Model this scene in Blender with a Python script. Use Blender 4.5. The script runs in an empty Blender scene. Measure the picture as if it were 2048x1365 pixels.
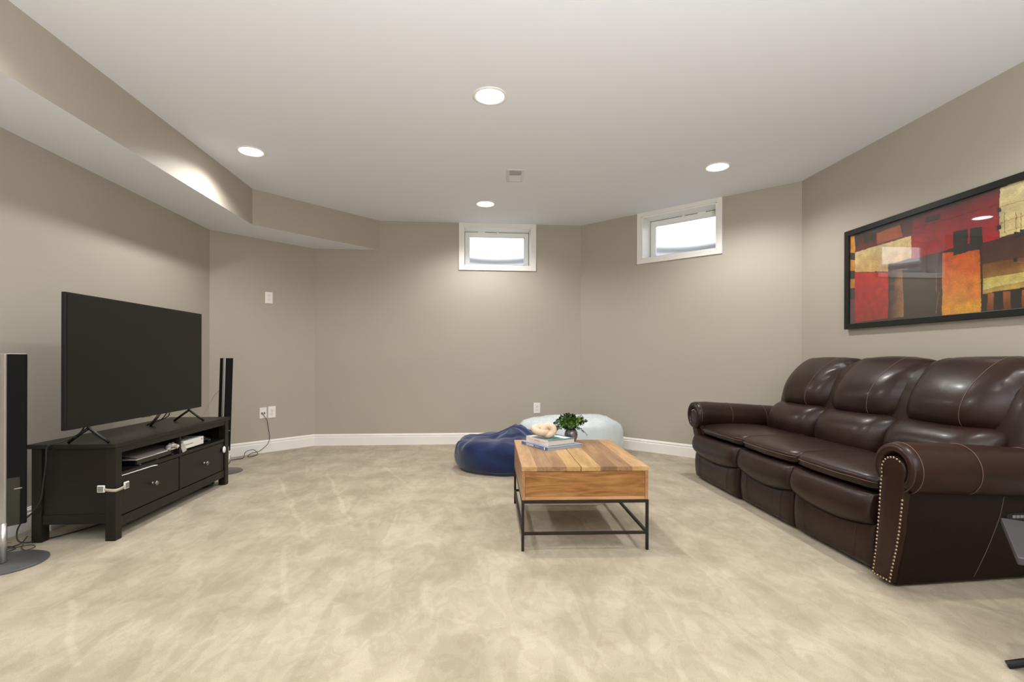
import bpy, bmesh, math, random
from math import sin, cos, pi, radians, sqrt, atan2
from mathutils import Vector, Matrix, noise

random.seed(7)
C = bpy.context.scene.collection
SC = bpy.context.scene

# ------------------------------------------------------------------ camera
F_PX, YAW, CY, CAMZ, ROLL = 991.04, 0.0794, 718.6, 1.0546, 0.0029
cam_data = bpy.data.cameras.new('camera')
cam_data.sensor_fit = 'HORIZONTAL'; cam_data.sensor_width = 36.0
cam_data.lens = 36.0 * F_PX / 2048.0
cam_data.shift_y = (CY - 682.5) / 2048.0
cam_data.clip_start = 0.02; cam_data.clip_end = 200
cam = bpy.data.objects.new('camera', cam_data); C.objects.link(cam)
_fw = Vector((sin(YAW), cos(YAW), 0)); _rt = Vector((cos(YAW), -sin(YAW), 0)); _up = Vector((0, 0, 1))
_r2 = _rt * cos(ROLL) + _up * sin(ROLL); _u2 = _up * cos(ROLL) - _rt * sin(ROLL)
cam.matrix_world = Matrix(((_r2.x, _u2.x, -_fw.x, 0), (_r2.y, _u2.y, -_fw.y, 0), (_r2.z, _u2.z, -_fw.z, CAMZ), (0, 0, 0, 1)))
SC.camera = cam

# ------------------------------------------------------------------ world, exposure
SC.view_settings.view_transform = 'Standard'
SC.view_settings.look = 'None'
SC.view_settings.gamma = 1.0
SC.view_settings.exposure = 0.0
SC.view_settings.use_curve_mapping = False
world = bpy.data.worlds.new('overcast_sky'); SC.world = world
world.use_nodes = True
_bg = world.node_tree.nodes['Background']
_bg.inputs['Color'].default_value = (0.93, 0.96, 1.0, 1)
_bg.inputs['Strength'].default_value = 3.0

# strengths of the room's lamps (used by the recessed light builder)
SPOT_W = 96.0
LENS_EMIT = 13.0
LAMP_COL = (1.0, 0.985, 0.97)

def area_light(name, loc, rot, size, watts, col=(1, 1, 1)):
    d = bpy.data.lights.new(name, 'AREA'); d.energy = watts; d.color = col
    d.shape = 'RECTANGLE'; d.size = size[0]; d.size_y = size[1]
    o = bpy.data.objects.new(name, d); C.objects.link(o); o.location = loc; o.rotation_euler = rot
    return o
# the photographer's bounce flash, aimed at the ceiling behind the camera
area_light('bounce_flash', (0.3, -1.20, 0.85), (pi, 0, 0), (0.6, 0.6), 340.0, (0.97, 0.985, 1.03))

# ------------------------------------------------------------------ materials
def new_mat(name):
    m = bpy.data.materials.new(name); m.use_nodes = True
    return m, m.node_tree, m.node_tree.nodes['Principled BSDF']

def mat(name, col, rough=0.5, metal=0.0, spec=0.5, bump=0.0, bscale=200.0, var=0.0, vscale=4.0,
        coat=0.0, sheen=0.0, stretch=(1, 1, 1), emit=0.0, detail=3.0):
    m, nt, b = new_mat(name)
    b.inputs['Base Color'].default_value = (*col, 1)
    b.inputs['Roughness'].default_value = rough
    b.inputs['Metallic'].default_value = metal
    b.inputs['Specular IOR Level'].default_value = spec
    b.inputs['Coat Weight'].default_value = coat
    b.inputs['Coat Roughness'].default_value = 0.15
    b.inputs['Sheen Weight'].default_value = sheen
    if emit:
        b.inputs['Emission Color'].default_value = (*col, 1); b.inputs['Emission Strength'].default_value = emit
    tc = nt.nodes.new('ShaderNodeTexCoord')
    mp = nt.nodes.new('ShaderNodeMapping'); mp.inputs['Scale'].default_value = stretch
    nt.links.new(tc.outputs['Object'], mp.inputs['Vector'])
    if var:
        n = nt.nodes.new('ShaderNodeTexNoise'); n.inputs['Scale'].default_value = vscale; n.inputs['Detail'].default_value = 4
        nt.links.new(mp.outputs['Vector'], n.inputs['Vector'])
        r = nt.nodes.new('ShaderNodeValToRGB')
        r.color_ramp.elements[0].position = 0.3; r.color_ramp.elements[1].position = 0.7
        r.color_ramp.elements[0].color = (*[max(0, c * (1 - var)) for c in col], 1)
        r.color_ramp.elements[1].color = (*[min(1, c * (1 + var)) for c in col], 1)
        nt.links.new(n.outputs['Fac'], r.inputs['Fac']); nt.links.new(r.outputs['Color'], b.inputs['Base Color'])
    if bump:
        n = nt.nodes.new('ShaderNodeTexNoise'); n.inputs['Scale'].default_value = bscale; n.inputs['Detail'].default_value = detail
        nt.links.new(mp.outputs['Vector'], n.inputs['Vector'])
        bp = nt.nodes.new('ShaderNodeBump'); bp.inputs['Strength'].default_value = bump; bp.inputs['Distance'].default_value = 0.01
        nt.links.new(n.outputs['Fac'], bp.inputs['Height']); nt.links.new(bp.outputs['Normal'], b.inputs['Normal'])
    return m

M = {}
M['wall'] = mat('taupe_wall_paint', (0.405, 0.366, 0.304), 0.55, spec=0.35, bump=0.05, bscale=350, var=0.015, vscale=2)
M['ceil'] = mat('white_ceiling_paint', (0.78, 0.80, 0.835), 0.9, spec=0.2, bump=0.03, bscale=300)
M['trim'] = mat('white_trim_paint', (0.80, 0.77, 0.73), 0.35)
M['vinyl'] = mat('white_vinyl', (0.82, 0.82, 0.79), 0.35)
M['gap'] = mat('dark_gap', (0.05, 0.05, 0.045), 0.8)
M['plate'] = mat('white_plastic', (0.80, 0.77, 0.72), 0.3)
M['slot'] = mat('slot_dark', (0.12, 0.10, 0.09), 0.6)
M['blackwood'] = mat('black_brown_wood', (0.0125, 0.0098, 0.0072), 0.38, spec=0.28, var=0.18, vscale=6, stretch=(12, 1, 12), bump=0.06, bscale=40)
M['blackin'] = mat('black_cabinet_interior', (0.008, 0.007, 0.006), 0.7)
M['screen'] = mat('tv_screen', (0.0125, 0.0108, 0.0088), 0.33, spec=0.2)
M['black'] = mat('black_plastic', (0.008, 0.008, 0.008), 0.35, spec=0.3)
M['fabric_black'] = mat('black_speaker_cloth', (0.006, 0.006, 0.006), 0.85, spec=0.15, bump=0.2, bscale=900)
M['glossblack'] = mat('gloss_black', (0.02, 0.02, 0.014), 0.12)
M['alu'] = mat('brushed_aluminium', (0.50, 0.49, 0.47), 0.38, metal=0.85)
M['discgrey'] = mat('grey_metal_disc', (0.17, 0.17, 0.175), 0.38, metal=0.6)
M['steel'] = mat('brushed_knob_steel', (0.25, 0.235, 0.21), 0.35, metal=0.9)
M['white'] = mat('white_hard_plastic', (0.83, 0.82, 0.79), 0.3)
M['greypad'] = mat('grey_pad', (0.20, 0.21, 0.19), 0.5)
M['strap'] = mat('beige_strap', (0.42, 0.38, 0.29), 0.55)
M['silver'] = mat('silver_plastic', (0.55, 0.52, 0.49), 0.35, metal=0.5)
M['greytop'] = mat('grey_taupe_plastic', (0.20, 0.17, 0.165), 0.45)
M['iron'] = mat('blackened_iron', (0.018, 0.015, 0.012), 0.5, metal=0.1, spec=0.3)
M['thread'] = mat('tan_stitching', (0.20, 0.12, 0.09), 0.7)
M['threadd'] = mat('dark_stitching', (0.035, 0.018, 0.012), 0.7)
M['brass'] = mat('antique_brass', (0.42, 0.33, 0.22), 0.3, metal=0.95)
M['cord'] = mat('black_cord', (0.02, 0.02, 0.02), 0.5)
M['corddark'] = mat('dark_blue_cord', (0.025, 0.03, 0.045), 0.5)
M['vase'] = mat('grey_metallic_glaze', (0.21, 0.205, 0.21), 0.24, metal=0.55, var=0.25, vscale=25)
M['vasefoot'] = mat('pink_grey_band', (0.45, 0.36, 0.34), 0.4, metal=0.3)
M['leaf'] = mat('green_leaf', (0.11, 0.22, 0.028), 0.45, var=0.55, vscale=45)
M['leafdark'] = mat('dark_green_leaf', (0.018, 0.042, 0.012), 0.5, var=0.4, vscale=60)
M['stem'] = mat('green_stem', (0.04, 0.06, 0.015), 0.6)
M['knot'] = mat('cream_carved_wood', (0.58, 0.45, 0.31), 0.5, var=0.12, vscale=25, bump=0.05, bscale=120)
M['pages'] = mat('book_pages', (0.62, 0.57, 0.53), 0.8, bump=0.3, bscale=30, stretch=(1, 1, 60))
M['bluebook'] = mat('blue_book_cover', (0.10, 0.17, 0.33), 0.35, var=0.3, vscale=25)
M['bluedark'] = mat('dark_blue_print', (0.03, 0.05, 0.12), 0.4)
M['greyblue'] = mat('pale_blue_grey_cover', (0.30, 0.34, 0.40), 0.4)
M['teal'] = mat('teal_cover', (0.10, 0.20, 0.19), 0.3, var=0.5, vscale=30)
M['whitecov'] = mat('white_book_jacket', (0.75, 0.68, 0.62), 0.35)
M['pinkprint'] = mat('pale_pink_print', (0.55, 0.38, 0.34), 0.5)
M['letter'] = mat('white_print', (0.85, 0.85, 0.85), 0.5)
M['navy'] = mat('navy_microsuede', (0.0075, 0.017, 0.068), 0.85, spec=0.2, sheen=0.35, var=0.22, vscale=7, bump=0.12, bscale=500)
M['fluff'] = mat('pale_blue_white_plush', (0.60, 0.655, 0.665), 0.95, spec=0.1, sheen=0.3, var=0.05, vscale=10, bump=0.25, bscale=60)
M['sidetable'] = mat('grey_painted_top', (0.045, 0.041, 0.044), 0.5)
M['frame'] = mat('black_picture_frame', (0.012, 0.012, 0.010), 0.4, spec=0.3)
M['backing'] = mat('frame_backing', (0.12, 0.09, 0.06), 0.8)
M['well'] = mat('galvanised_well', (0.62, 0.65, 0.70), 0.5, metal=0.1)
M['gravel'] = mat('gravel', (0.3, 0.28, 0.25), 0.9, bump=1, bscale=60)
M['bark'] = mat('bark', (0.10, 0.09, 0.08), 0.9)
M['ventdark'] = mat('vent_shadow', (0.10, 0.10, 0.09), 0.8)
M['vent'] = mat('white_vent_metal', (0.62, 0.61, 0.59), 0.35)
M['lens'] = mat('lamp_lens', LAMP_COL, 0.4, emit=LENS_EMIT)

def leather(name, c):
    m = mat(name, c, 0.36, spec=0.26, var=0.28, vscale=3.0, bump=0.10, bscale=24, coat=0.05)
    return m
M['leather'] = leather('dark_brown_leather', (0.0215, 0.0098, 0.0066))
M['leather_side_shade'] = mat('brown_leather_side_shade', (0.0120, 0.0058, 0.0038), 0.5, spec=0.14, var=0.2, vscale=3, bump=0.05, bscale=30)  # darker copy of the leather; shade on the arm sides is put into the colour
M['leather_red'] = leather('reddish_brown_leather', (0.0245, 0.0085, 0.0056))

DRAG = [((-1.72, 4.55), (-0.95, 2.95), .020), ((-1.35, 4.75), (-0.72, 3.10), .020), ((-1.62, 5.05), (-1.50, 4.6), .016), ((-0.85, 4.9), (-0.45, 4.0), .022), ((-1.75, 2.3), (-1.35, 1.8), .018), ((-1.05, 2.9), (-.8, 2.2), .02)]
def carpet_mat():
    m, nt, b = new_mat('beige_plush_carpet')
    L = nt.links; N = nt.nodes
    tc = N.new('ShaderNodeTexCoord')
    def nz(scale, st, det=4, dist=0.0, rot=0.0):
        mp = N.new('ShaderNodeMapping'); mp.inputs['Scale'].default_value = st; mp.inputs['Rotation'].default_value = (0, 0, rot)
        L.new(tc.outputs['Object'], mp.inputs['Vector'])
        n = N.new('ShaderNodeTexNoise'); n.inputs['Scale'].default_value = scale; n.inputs['Detail'].default_value = det
        n.inputs['Distortion'].default_value = dist
        L.new(mp.outputs['Vector'], n.inputs['Vector']); return n.outputs['Fac']
    def ramp(src, p0, p1, c0, c1):
        r = N.new('ShaderNodeValToRGB'); e = r.color_ramp.elements
        e[0].position = p0; e[1].position = p1; e[0].color = (*c0, 1); e[1].color = (*c1, 1)
        L.new(src, r.inputs['Fac']); return r.outputs['Color']
    def mix(a, bb, fac, mode='MULTIPLY'):
        x = N.new('ShaderNodeMixRGB'); x.blend_type = mode; x.inputs['Fac'].default_value = fac
        L.new(a, x.inputs['Color1']); L.new(bb, x.inputs['Color2']); return x.outputs['Color']
    base = ramp(nz(3.2, (1, 1, 1), 9, 0.5), 0.36, 0.64, (0.340, 0.288, 0.205), (0.425, 0.366, 0.270))
    streak = ramp(nz(2.2, (2.2, 0.8, 1), 7, 1.0, 0.6), 0.485, 0.535, (0.935, 0.93, 0.915), (1.03, 1.03, 1.03))
    foot = ramp(nz(14.0, (1.0, 0.6, 1), 8, 1.2, -0.4), 0.47, 0.53, (0.955, 0.95, 0.935), (1.03, 1.03, 1.03))
    pile = ramp(nz(230, (1, 1, 1), 2), 0.25, 0.75, (0.84, 0.84, 0.84), (1.14, 1.14, 1.14))
    col = mix(mix(mix(base, streak, 1.0), foot, 1.0), pile, 0.7)
    # drag marks left in the pile by moved furniture
    def math(op, a, bb=None, c=None):
        x = N.new('ShaderNodeMath'); x.operation = op; x.use_clamp = False
        for k, q in enumerate((a, bb, c)):
            if q is None: continue
            if isinstance(q, (int, float)): x.inputs[k].default_value = q
            else: L.new(q, x.inputs[k])
        return x.outputs[0]
    sep = N.new('ShaderNodeSeparateXYZ'); L.new(tc.outputs['Object'], sep.inputs[0])
    wig = math('MULTIPLY', math('SUBTRACT', nz(2.5, (1, 1, 1), 1), 0.5), 0.10)
    tot = None
    for (xa, ya), (xb, yb), w in DRAG:
        Ld = sqrt((xb - xa) ** 2 + (yb - ya) ** 2); ux, uy = (xb - xa) / Ld, (yb - ya) / Ld
        dx = math('SUBTRACT', sep.outputs['X'], xa); dy = math('SUBTRACT', sep.outputs['Y'], ya)
        tt = math('ADD', math('MULTIPLY', dx, ux), math('MULTIPLY', dy, uy))
        dd = math('ABSOLUTE', math('ADD', math('SUBTRACT', math('MULTIPLY', dx, -uy), math('MULTIPLY', dy, -ux)), wig))
        inr = math('MULTIPLY', math('GREATER_THAN', tt, 0.0), math('LESS_THAN', tt, Ld))
        k = N.new('ShaderNodeMapRange'); L.new(dd, k.inputs['Value']); k.inputs['From Min'].default_value = w; k.inputs['From Max'].default_value = w * .4
        k.inputs['To Min'].default_value = 0; k.inputs['To Max'].default_value = 1
        v_ = math('MULTIPLY', k.outputs[0], inr); tot = v_ if tot is None else math('MAXIMUM', tot, v_)
    gain = math('MULTIPLY_ADD', tot, 0.13, 1.0)
    gc_ = N.new('ShaderNodeCombineXYZ')
    for k in range(3): L.new(gain, gc_.inputs[k])
    col = mix(col, gc_.outputs[0], 1.0)
    L.new(col, b.inputs['Base Color'])
    b.inputs['Roughness'].default_value = 0.95; b.inputs['Specular IOR Level'].default_value = 0.1
    b.inputs['Sheen Weight'].default_value = 0.15
    add = N.new('ShaderNodeMath'); add.operation = 'MULTIPLY_ADD'; add.inputs[1].default_value = 4.0
    L.new(nz(6.0, (1.0, 0.8, 1), 4, 0.5, 0.5), add.inputs[0]); L.new(nz(240, (1, 1, 1), 2), add.inputs[2])
    bp = N.new('ShaderNodeBump'); bp.inputs['Strength'].default_value = 0.35; bp.inputs['Distance'].default_value = 0.008
    L.new(add.outputs[0], bp.inputs['Height']); L.new(bp.outputs['Normal'], b.inputs['Normal'])
    return m
M['carpet'] = carpet_mat()

def wood_mat(name, c0, c1, c2, seed, axis='y', knots=0.0):
    m, nt, b = new_mat(name)
    L = nt.links; N = nt.nodes
    tc = N.new('ShaderNodeTexCoord')
    mp = N.new('ShaderNodeMapping'); mp.inputs['Location'].default_value = (seed * 3.7, seed * 1.3, seed * 2.1)
    mp.inputs['Scale'].default_value = (1, .12, 1) if axis == 'y' else (.14, 1, 1)
    L.new(tc.outputs['Object'], mp.inputs['Vector'])
    n = N.new('ShaderNodeTexNoise'); n.inputs['Scale'].default_value = 11; n.inputs['Detail'].default_value = 6; n.inputs['Distortion'].default_value = 1.2 + knots
    L.new(mp.outputs['Vector'], n.inputs['Vector'])
    r = N.new('ShaderNodeValToRGB'); e = r.color_ramp.elements
    e[0].position = 0.28; e[0].color = (*c0, 1); e[1].position = 0.75; e[1].color = (*c2, 1)
    q = e.new(0.52); q.color = (*c1, 1)
    L.new(n.outputs['Fac'], r.inputs['Fac'])
    n2 = N.new('ShaderNodeTexNoise'); n2.inputs['Scale'].default_value = 90; n2.inputs['Detail'].default_value = 3
    L.new(mp.outputs['Vector'], n2.inputs['Vector'])
    r2 = N.new('ShaderNodeValToRGB'); r2.color_ramp.elements[0].color = (.80, .78, .74, 1); r2.color_ramp.elements[1].color = (1.08, 1.08, 1.08, 1)
    r2.color_ramp.elements[0].position = .3; r2.color_ramp.elements[1].position = .6
    L.new(n2.outputs['Fac'], r2.inputs['Fac'])
    x = N.new('ShaderNodeMixRGB'); x.blend_type = 'MULTIPLY'; x.inputs['Fac'].default_value = .8
    L.new(r.outputs['Color'], x.inputs['Color1']); L.new(r2.outputs['Color'], x.inputs['Color2'])
    L.new(x.outputs['Color'], b.inputs['Base Color'])
    b.inputs['Roughness'].default_value = 0.38; b.inputs['Specular IOR Level'].default_value = 0.4
    return m
WC = [((0.31, 0.165, 0.072), (0.42, 0.245, 0.110), (0.52, 0.325, 0.160)),
      ((0.19, 0.100, 0.048), (0.29, 0.165, 0.080), (0.40, 0.240, 0.120)),
      ((0.33, 0.195, 0.080), (0.45, 0.275, 0.115), (0.55, 0.355, 0.165)),
      ((0.15, 0.080, 0.040), (0.27, 0.150, 0.070), (0.40, 0.240, 0.110))]
M['boxwood'] = wood_mat('mango_wood_front', (0.13, 0.050, 0.012), (0.30, 0.135, 0.038), (0.42, 0.225, 0.078), 5, 'x', 2.2)
M['boxside'] = wood_mat('mango_wood_side', (0.26, 0.125, 0.05), (0.35, 0.18, 0.073), (0.43, 0.24, 0.11), 9, 'y')
M['lip'] = wood_mat('mango_wood_lip', (0.33, 0.175, 0.07), (0.42, 0.235, 0.095), (0.50, 0.30, 0.135), 12, 'x')
PL = [wood_mat('mango_plank_%d' % i, *WC[k], i + 1, 'y') for i, k in enumerate([0, 1, 3, 2, 2, 3, 1, 0])]

def glass_mat(name, tint=(1, 1, 1), base=0.06):
    m = bpy.data.materials.new(name); m.use_nodes = True; nt = m.node_tree; nt.nodes.clear()
    o = nt.nodes.new('ShaderNodeOutputMaterial'); t = nt.nodes.new('ShaderNodeBsdfTransparent'); g = nt.nodes.new('ShaderNodeBsdfGlossy')
    t.inputs['Color'].default_value = (*tint, 1); g.inputs['Roughness'].default_value = 0.02
    lw = nt.nodes.new('ShaderNodeLayerWeight'); lw.inputs['Blend'].default_value = 0.5
    pw_ = nt.nodes.new('ShaderNodeMath'); pw_.operation = 'POWER'; pw_.inputs[1].default_value = 3.0
    sc_ = nt.nodes.new('ShaderNodeMath'); sc_.operation = 'MULTIPLY_ADD'; sc_.inputs[1].default_value = 0.96; sc_.inputs[2].default_value = 0.04
    x = nt.nodes.new('ShaderNodeMixShader'); L = nt.links
    L.new(lw.outputs['Facing'], pw_.inputs[0]); L.new(pw_.outputs[0], sc_.inputs[0]); L.new(sc_.outputs[0], x.inputs[0])
    L.new(t.outputs[0], x.inputs[1]); L.new(g.outputs[0], x.inputs[2]); L.new(x.outputs[0], o.inputs['Surface'])
    return m
M['glass'] = glass_mat('clear_glass')

def hair_mat():
    m = bpy.data.materials.new('plush_fibres'); m.use_nodes = True; nt = m.node_tree; nt.nodes.clear()
    o = nt.nodes.new('ShaderNodeOutputMaterial'); d = nt.nodes.new('ShaderNodeBsdfDiffuse'); t = nt.nodes.new('ShaderNodeBsdfTranslucent')
    x = nt.nodes.new('ShaderNodeMixShader'); x.inputs[0].default_value = .5
    for q in (d, t): q.inputs['Color'].default_value = (0.66, 0.72, 0.73, 1)
    nt.links.new(d.outputs[0], x.inputs[1]); nt.links.new(t.outputs[0], x.inputs[2]); nt.links.new(x.outputs[0], o.inputs['Surface'])
    return m
M['fluffhair'] = hair_mat()

# ------------------------------------------------------------------ helpers
OFF = {}
def tag(o, label=None, cat=None, group=None, kind=None):
    if label: o['label'] = label
    if cat: o['category'] = cat
    if group: o['group'] = group
    if kind: o['kind'] = kind
    return o

def thing(name, label, cat, loc, rz=0.0, group=None, local=False, rx=0.0, ry=0.0):
    o = bpy.data.objects.new(name, None); C.objects.link(o)
    o.location = loc; o.rotation_euler = (rx, ry, rz); o.empty_display_size = .1
    tag(o, label, cat, group)
    OFF[o] = Vector((0, 0, 0)) if local else Vector(loc)
    return o

def mk(name, v, f, m, parent=None, smooth=False, bevel=0.0, seg=2, label=None, kind=None, sub=0):
    me = bpy.data.meshes.new(name)
    off = OFF.get(parent, Vector((0, 0, 0)))
    me.from_pydata([tuple(Vector(p) - off) for p in v], [], f); me.materials.append(m)
    me.validate(); me.update()
    bm = bmesh.new(); bm.from_mesh(me); bmesh.ops.recalc_face_normals(bm, faces=bm.faces); bm.to_mesh(me); bm.free()
    if smooth:
        for p in me.polygons: p.use_smooth = True
    o = bpy.data.objects.new(name, me); C.objects.link(o)
    if parent is not None:
        o.parent = parent; OFF[o] = off
    if bevel:
        b = o.modifiers.new('bevel', 'BEVEL'); b.width = bevel; b.segments = seg; b.limit_method = 'ANGLE'; b.angle_limit = radians(40)
    if sub:
        s = o.modifiers.new('sub', 'SUBSURF'); s.levels = sub; s.render_levels = sub
    if label: o['label'] = label
    if kind: o['kind'] = kind
    return o

def box(x0, x1, y0, y1, z0, z1):
    v = [(x0, y0, z0), (x1, y0, z0), (x1, y1, z0), (x0, y1, z0), (x0, y0, z1), (x1, y0, z1), (x1, y1, z1), (x0, y1, z1)]
    f = [(0, 3, 2, 1), (4, 5, 6, 7), (0, 1, 5, 4), (1, 2, 6, 5), (2, 3, 7, 6), (3, 0, 4, 7)]
    return v, f
def join(*parts):
    V = []; Fc = []
    for v, f in parts:
        n = len(V); V += list(v); Fc += [tuple(i + n for i in q) for q in f]
    return V, Fc
def B(name, dims, m, parent=None, bevel=0.002, **k):
    v, f = box(*dims); return mk(name, v, f, m, parent, bevel=bevel, **k)
def prism(poly, z0, z1):
    n = len(poly)
    v = [(x, y, z0) for x, y in poly] + [(x, y, z1) for x, y in poly]
    f = [tuple(range(n))[::-1], tuple(range(n, 2 * n))] + [(i, (i + 1) % n, n + (i + 1) % n, n + i) for i in range(n)]
    return v, f
def xform(vf, M4):
    v, f = vf; return [tuple(M4 @ Vector(p)) for p in v], f
def lathe(prof, n=32, cx=0, cy=0, cz=0):
    v = []; f = []
    for r, z in prof:
        for i in range(n):
            a = 2 * pi * i / n; v.append((cx + r * cos(a), cy + r * sin(a), cz + z))
    for j in range(len(prof) - 1):
        for i in range(n):
            f.append((j * n + i, j * n + (i + 1) % n, (j + 1) * n + (i + 1) % n, (j + 1) * n + i))
    f.append(tuple(range(n))[::-1]); f.append(tuple((len(prof) - 1) * n + i for i in range(n)))
    return v, f
def catmull(P, n, closed=False):
    P = [Vector(p) for p in P]; out = []; m = len(P)
    segs = m if closed else m - 1
    for i in range(segs):
        if closed: a, b, c, d = P[(i - 1) % m], P[i], P[(i + 1) % m], P[(i + 2) % m]
        else: a, b, c, d = P[max(0, i - 1)], P[i], P[i + 1], P[min(m - 1, i + 2)]
        for k in range(n):
            t = k / n
            out.append(0.5 * ((2 * b) + (c - a) * t + (2 * a - 5 * b + 4 * c - d) * t * t + (3 * b - 3 * c + d - a) * t ** 3))
    if not closed: out.append(P[-1])
    return out
def tube(path, r, n=8, closed=False, rad=None):
    path = [Vector(p) for p in path]; m = len(path); v = []; f = []
    up = None
    for i, p in enumerate(path):
        if closed: t = path[(i + 1) % m] - path[i - 1]
        else: t = path[min(m - 1, i + 1)] - path[max(0, i - 1)]
        t.normalize()
        if up is None:
            up = Vector((0, 0, 1)) if abs(t.z) < .9 else Vector((1, 0, 0))
        s = t.cross(up)
        if s.length < 1e-4: s = t.cross(Vector((1, 0.3, 0)))
        s.normalize(); up = s.cross(t).normalized()
        rr = rad[i] if rad else r
        for k in range(n):
            a = 2 * pi * k / n; v.append(tuple(p + s * (rr * cos(a)) + up * (rr * sin(a))))
    for i in range(m if closed else m - 1):
        j = (i + 1) % m
        for k in range(n):
            f.append((i * n + k, i * n + (k + 1) % n, j * n + (k + 1) % n, j * n + k))
    if not closed:
        f.append(tuple(range(n))[::-1]); f.append(tuple((m - 1) * n + k for k in range(n)))
    return v, f
def T(name, path, r, m, parent=None, n=8, smooth_path=0, closed=False, **k):
    if smooth_path: path = catmull(path, smooth_path, closed)
    v, f = tube(path, r, n, closed); return mk(name, v, f, m, parent, smooth=True, **k)

# ------------------------------------------------------------------ room shell
XL, XR, YB, YF, H = -2.714, 3.087, 6.165, -3.0, 2.74
C1 = (XL, YB - (XL * -1 - 1.906)); C2 = (-1.906, YB); C3 = (1.356, YB); C4 = (XR, YB - (XR - 1.356))
ring = [(XL, YF), (XR, YF), C4, C3, C2, C1]
WT = 0.25

def wall(name, A, Bp, holes=(), ext=0.1):
    A = Vector((*A, 0)); Bp = Vector((*Bp, 0)); L = (Bp - A).length; t = (Bp - A) / L; n = Vector((t.y, -t.x, 0))
    ss = sorted(set([-ext, L + ext] + [h[0] for h in holes] + [h[1] for h in holes]))
    zs = sorted(set([-0.02, H + 0.02] + [h[2] for h in holes] + [h[3] for h in holes]))
    V = []; Fc = []; idx = {}
    def P(s, z, d):
        k = (round(s, 5), round(z, 5), d)
        if k not in idx:
            idx[k] = len(V); V.append(tuple(A + t * s + n * d + Vector((0, 0, z))))
        return idx[k]
    def solid(i, j):
        if i < 0 or j < 0 or i >= len(ss) - 1 or j >= len(zs) - 1: return False
        sm = (ss[i] + ss[i + 1]) / 2; zm = (zs[j] + zs[j + 1]) / 2
        return not any(h[0] < sm < h[1] and h[2] < zm < h[3] for h in holes)
    for i in range(len(ss) - 1):
        for j in range(len(zs) - 1):
            if not solid(i, j): continue
            a, b, c, d = ss[i], ss[i + 1], zs[j], zs[j + 1]
            Fc.append((P(a, c, 0), P(b, c, 0), P(b, d, 0), P(a, d, 0)))
            Fc.append((P(a, c, WT), P(a, d, WT), P(b, d, WT), P(b, c, WT)))
            if not solid(i - 1, j): Fc.append((P(a, c, 0), P(a, d, 0), P(a, d, WT), P(a, c, WT)))
            if not solid(i + 1, j): Fc.append((P(b, c, 0), P(b, c, WT), P(b, d, WT), P(b, d, 0)))
            if not solid(i, j - 1): Fc.append((P(a, c, 0), P(a, c, WT), P(b, c, WT), P(b, c, 0)))
            if not solid(i, j + 1): Fc.append((P(a, d, 0), P(b, d, 0), P(b, d, WT), P(a, d, WT)))
    o = mk(name, V, Fc, M['wall']); o['kind'] = 'structure'
    return A, t, n

def frame_of(A, Bp):
    A = Vector((*A, 0)); Bp = Vector((*Bp, 0)); L = (Bp - A).length; t = (Bp - A) / L
    return A, t, Vector((t.y, -t.x, 0)), L

WZ0, WZ1 = 2.21, 2.69
# window openings, measured along each wall from its first corner
_A, _t, _n, _L = frame_of(C3, C2)                       # back wall runs right to left
w1 = (C3[0] - 0.730, C3[0] + 0.115)
_A4, _t4, _n4, _L4 = frame_of(C4, C3)
s_far = (Vector((1.9, 5.613, 0)) - _A4).dot(_t4); s_near = (Vector((2.573, 4.939, 0)) - _A4).dot(_t4)
w2 = (s_near + 0.058, s_far - 0.058)
wall('wall_rear', ring[0], ring[1])
wall('wall_right', ring[1], ring[2])
wall('wall_back_right', C4, C3, holes=[(w2[0], w2[1], WZ0, WZ1)])
wall('wall_back', C3, C2, holes=[(w1[0], w1[1], WZ0, WZ1)])
wall('wall_back_left', C2, C1)
wall('wall_left', C1, (XL, YF))
def big(poly, d):
    cx = sum(p[0] for p in poly) / len(poly); cy = sum(p[1] for p in poly) / len(poly)
    return [(x + d * (1 if x > cx else -1), y + d * (1 if y > cy else -1)) for x, y in poly]
v, f = prism(ring, -0.12, 0.0); o = mk('floor', v, f, M['carpet']); o['kind'] = 'structure'
v, f = prism(big(ring, .25), H, H + 0.15); o = mk('ceiling', v, f, M['ceil']); o['kind'] = 'structure'

# soffit: wall-coloured faces, ceiling-white underside
SX, SZ = -2.186, 2.383
sof = [(XL, YF), (SX, YF), (SX, YB - (-1.135 - SX)), (-1.135, YB), C2, C1]
v, f = prism(sof, SZ, H)
o = mk('soffit', v, f, M['wall']); o['kind'] = 'structure'
o.data.materials.append(M['ceil'])
for p in o.data.polygons:
    if p.normal.z < -0.5: p.material_index = 1

# baseboards with a stepped moulded top
prof = [(0.0, 0.0), (0.0155, 0.0), (0.0155, 0.100), (0.0105, 0.104), (0.0105, 0.112), (0.013, 0.116), (0.012, 0.124), (0.007, 0.128), (0.007, 0.133), (0.004, 0.1376), (0.0, 0.1376)]
for nm, a, b in [('baseboard_rear', ring[0], ring[1]), ('baseboard_right', ring[1], C4), ('baseboard_back_right', C4, C3),
                 ('baseboard_back', C3, C2), ('baseboard_back_left', C2, C1), ('baseboard_left', C1, ring[0])]:
    A, t, n, L = frame_of(a, b); V = []; K = len(prof)
    for s, sg in ((0, 1), (L, -1)):
        for d, z in prof:
            # mitred ends at the 135-degree corners
            V.append(tuple(A + t * (s + sg * d * 0.414) - n * d + Vector((0, 0, z))))
    Fc = [(i, (i + 1) % K, K + (i + 1) % K, K + i) for i in range(K)] + [tuple(range(K)), tuple(range(K, 2 * K))[::-1]]
    o = mk(nm, V, Fc, M['trim']); o['kind'] = 'structure'

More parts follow.
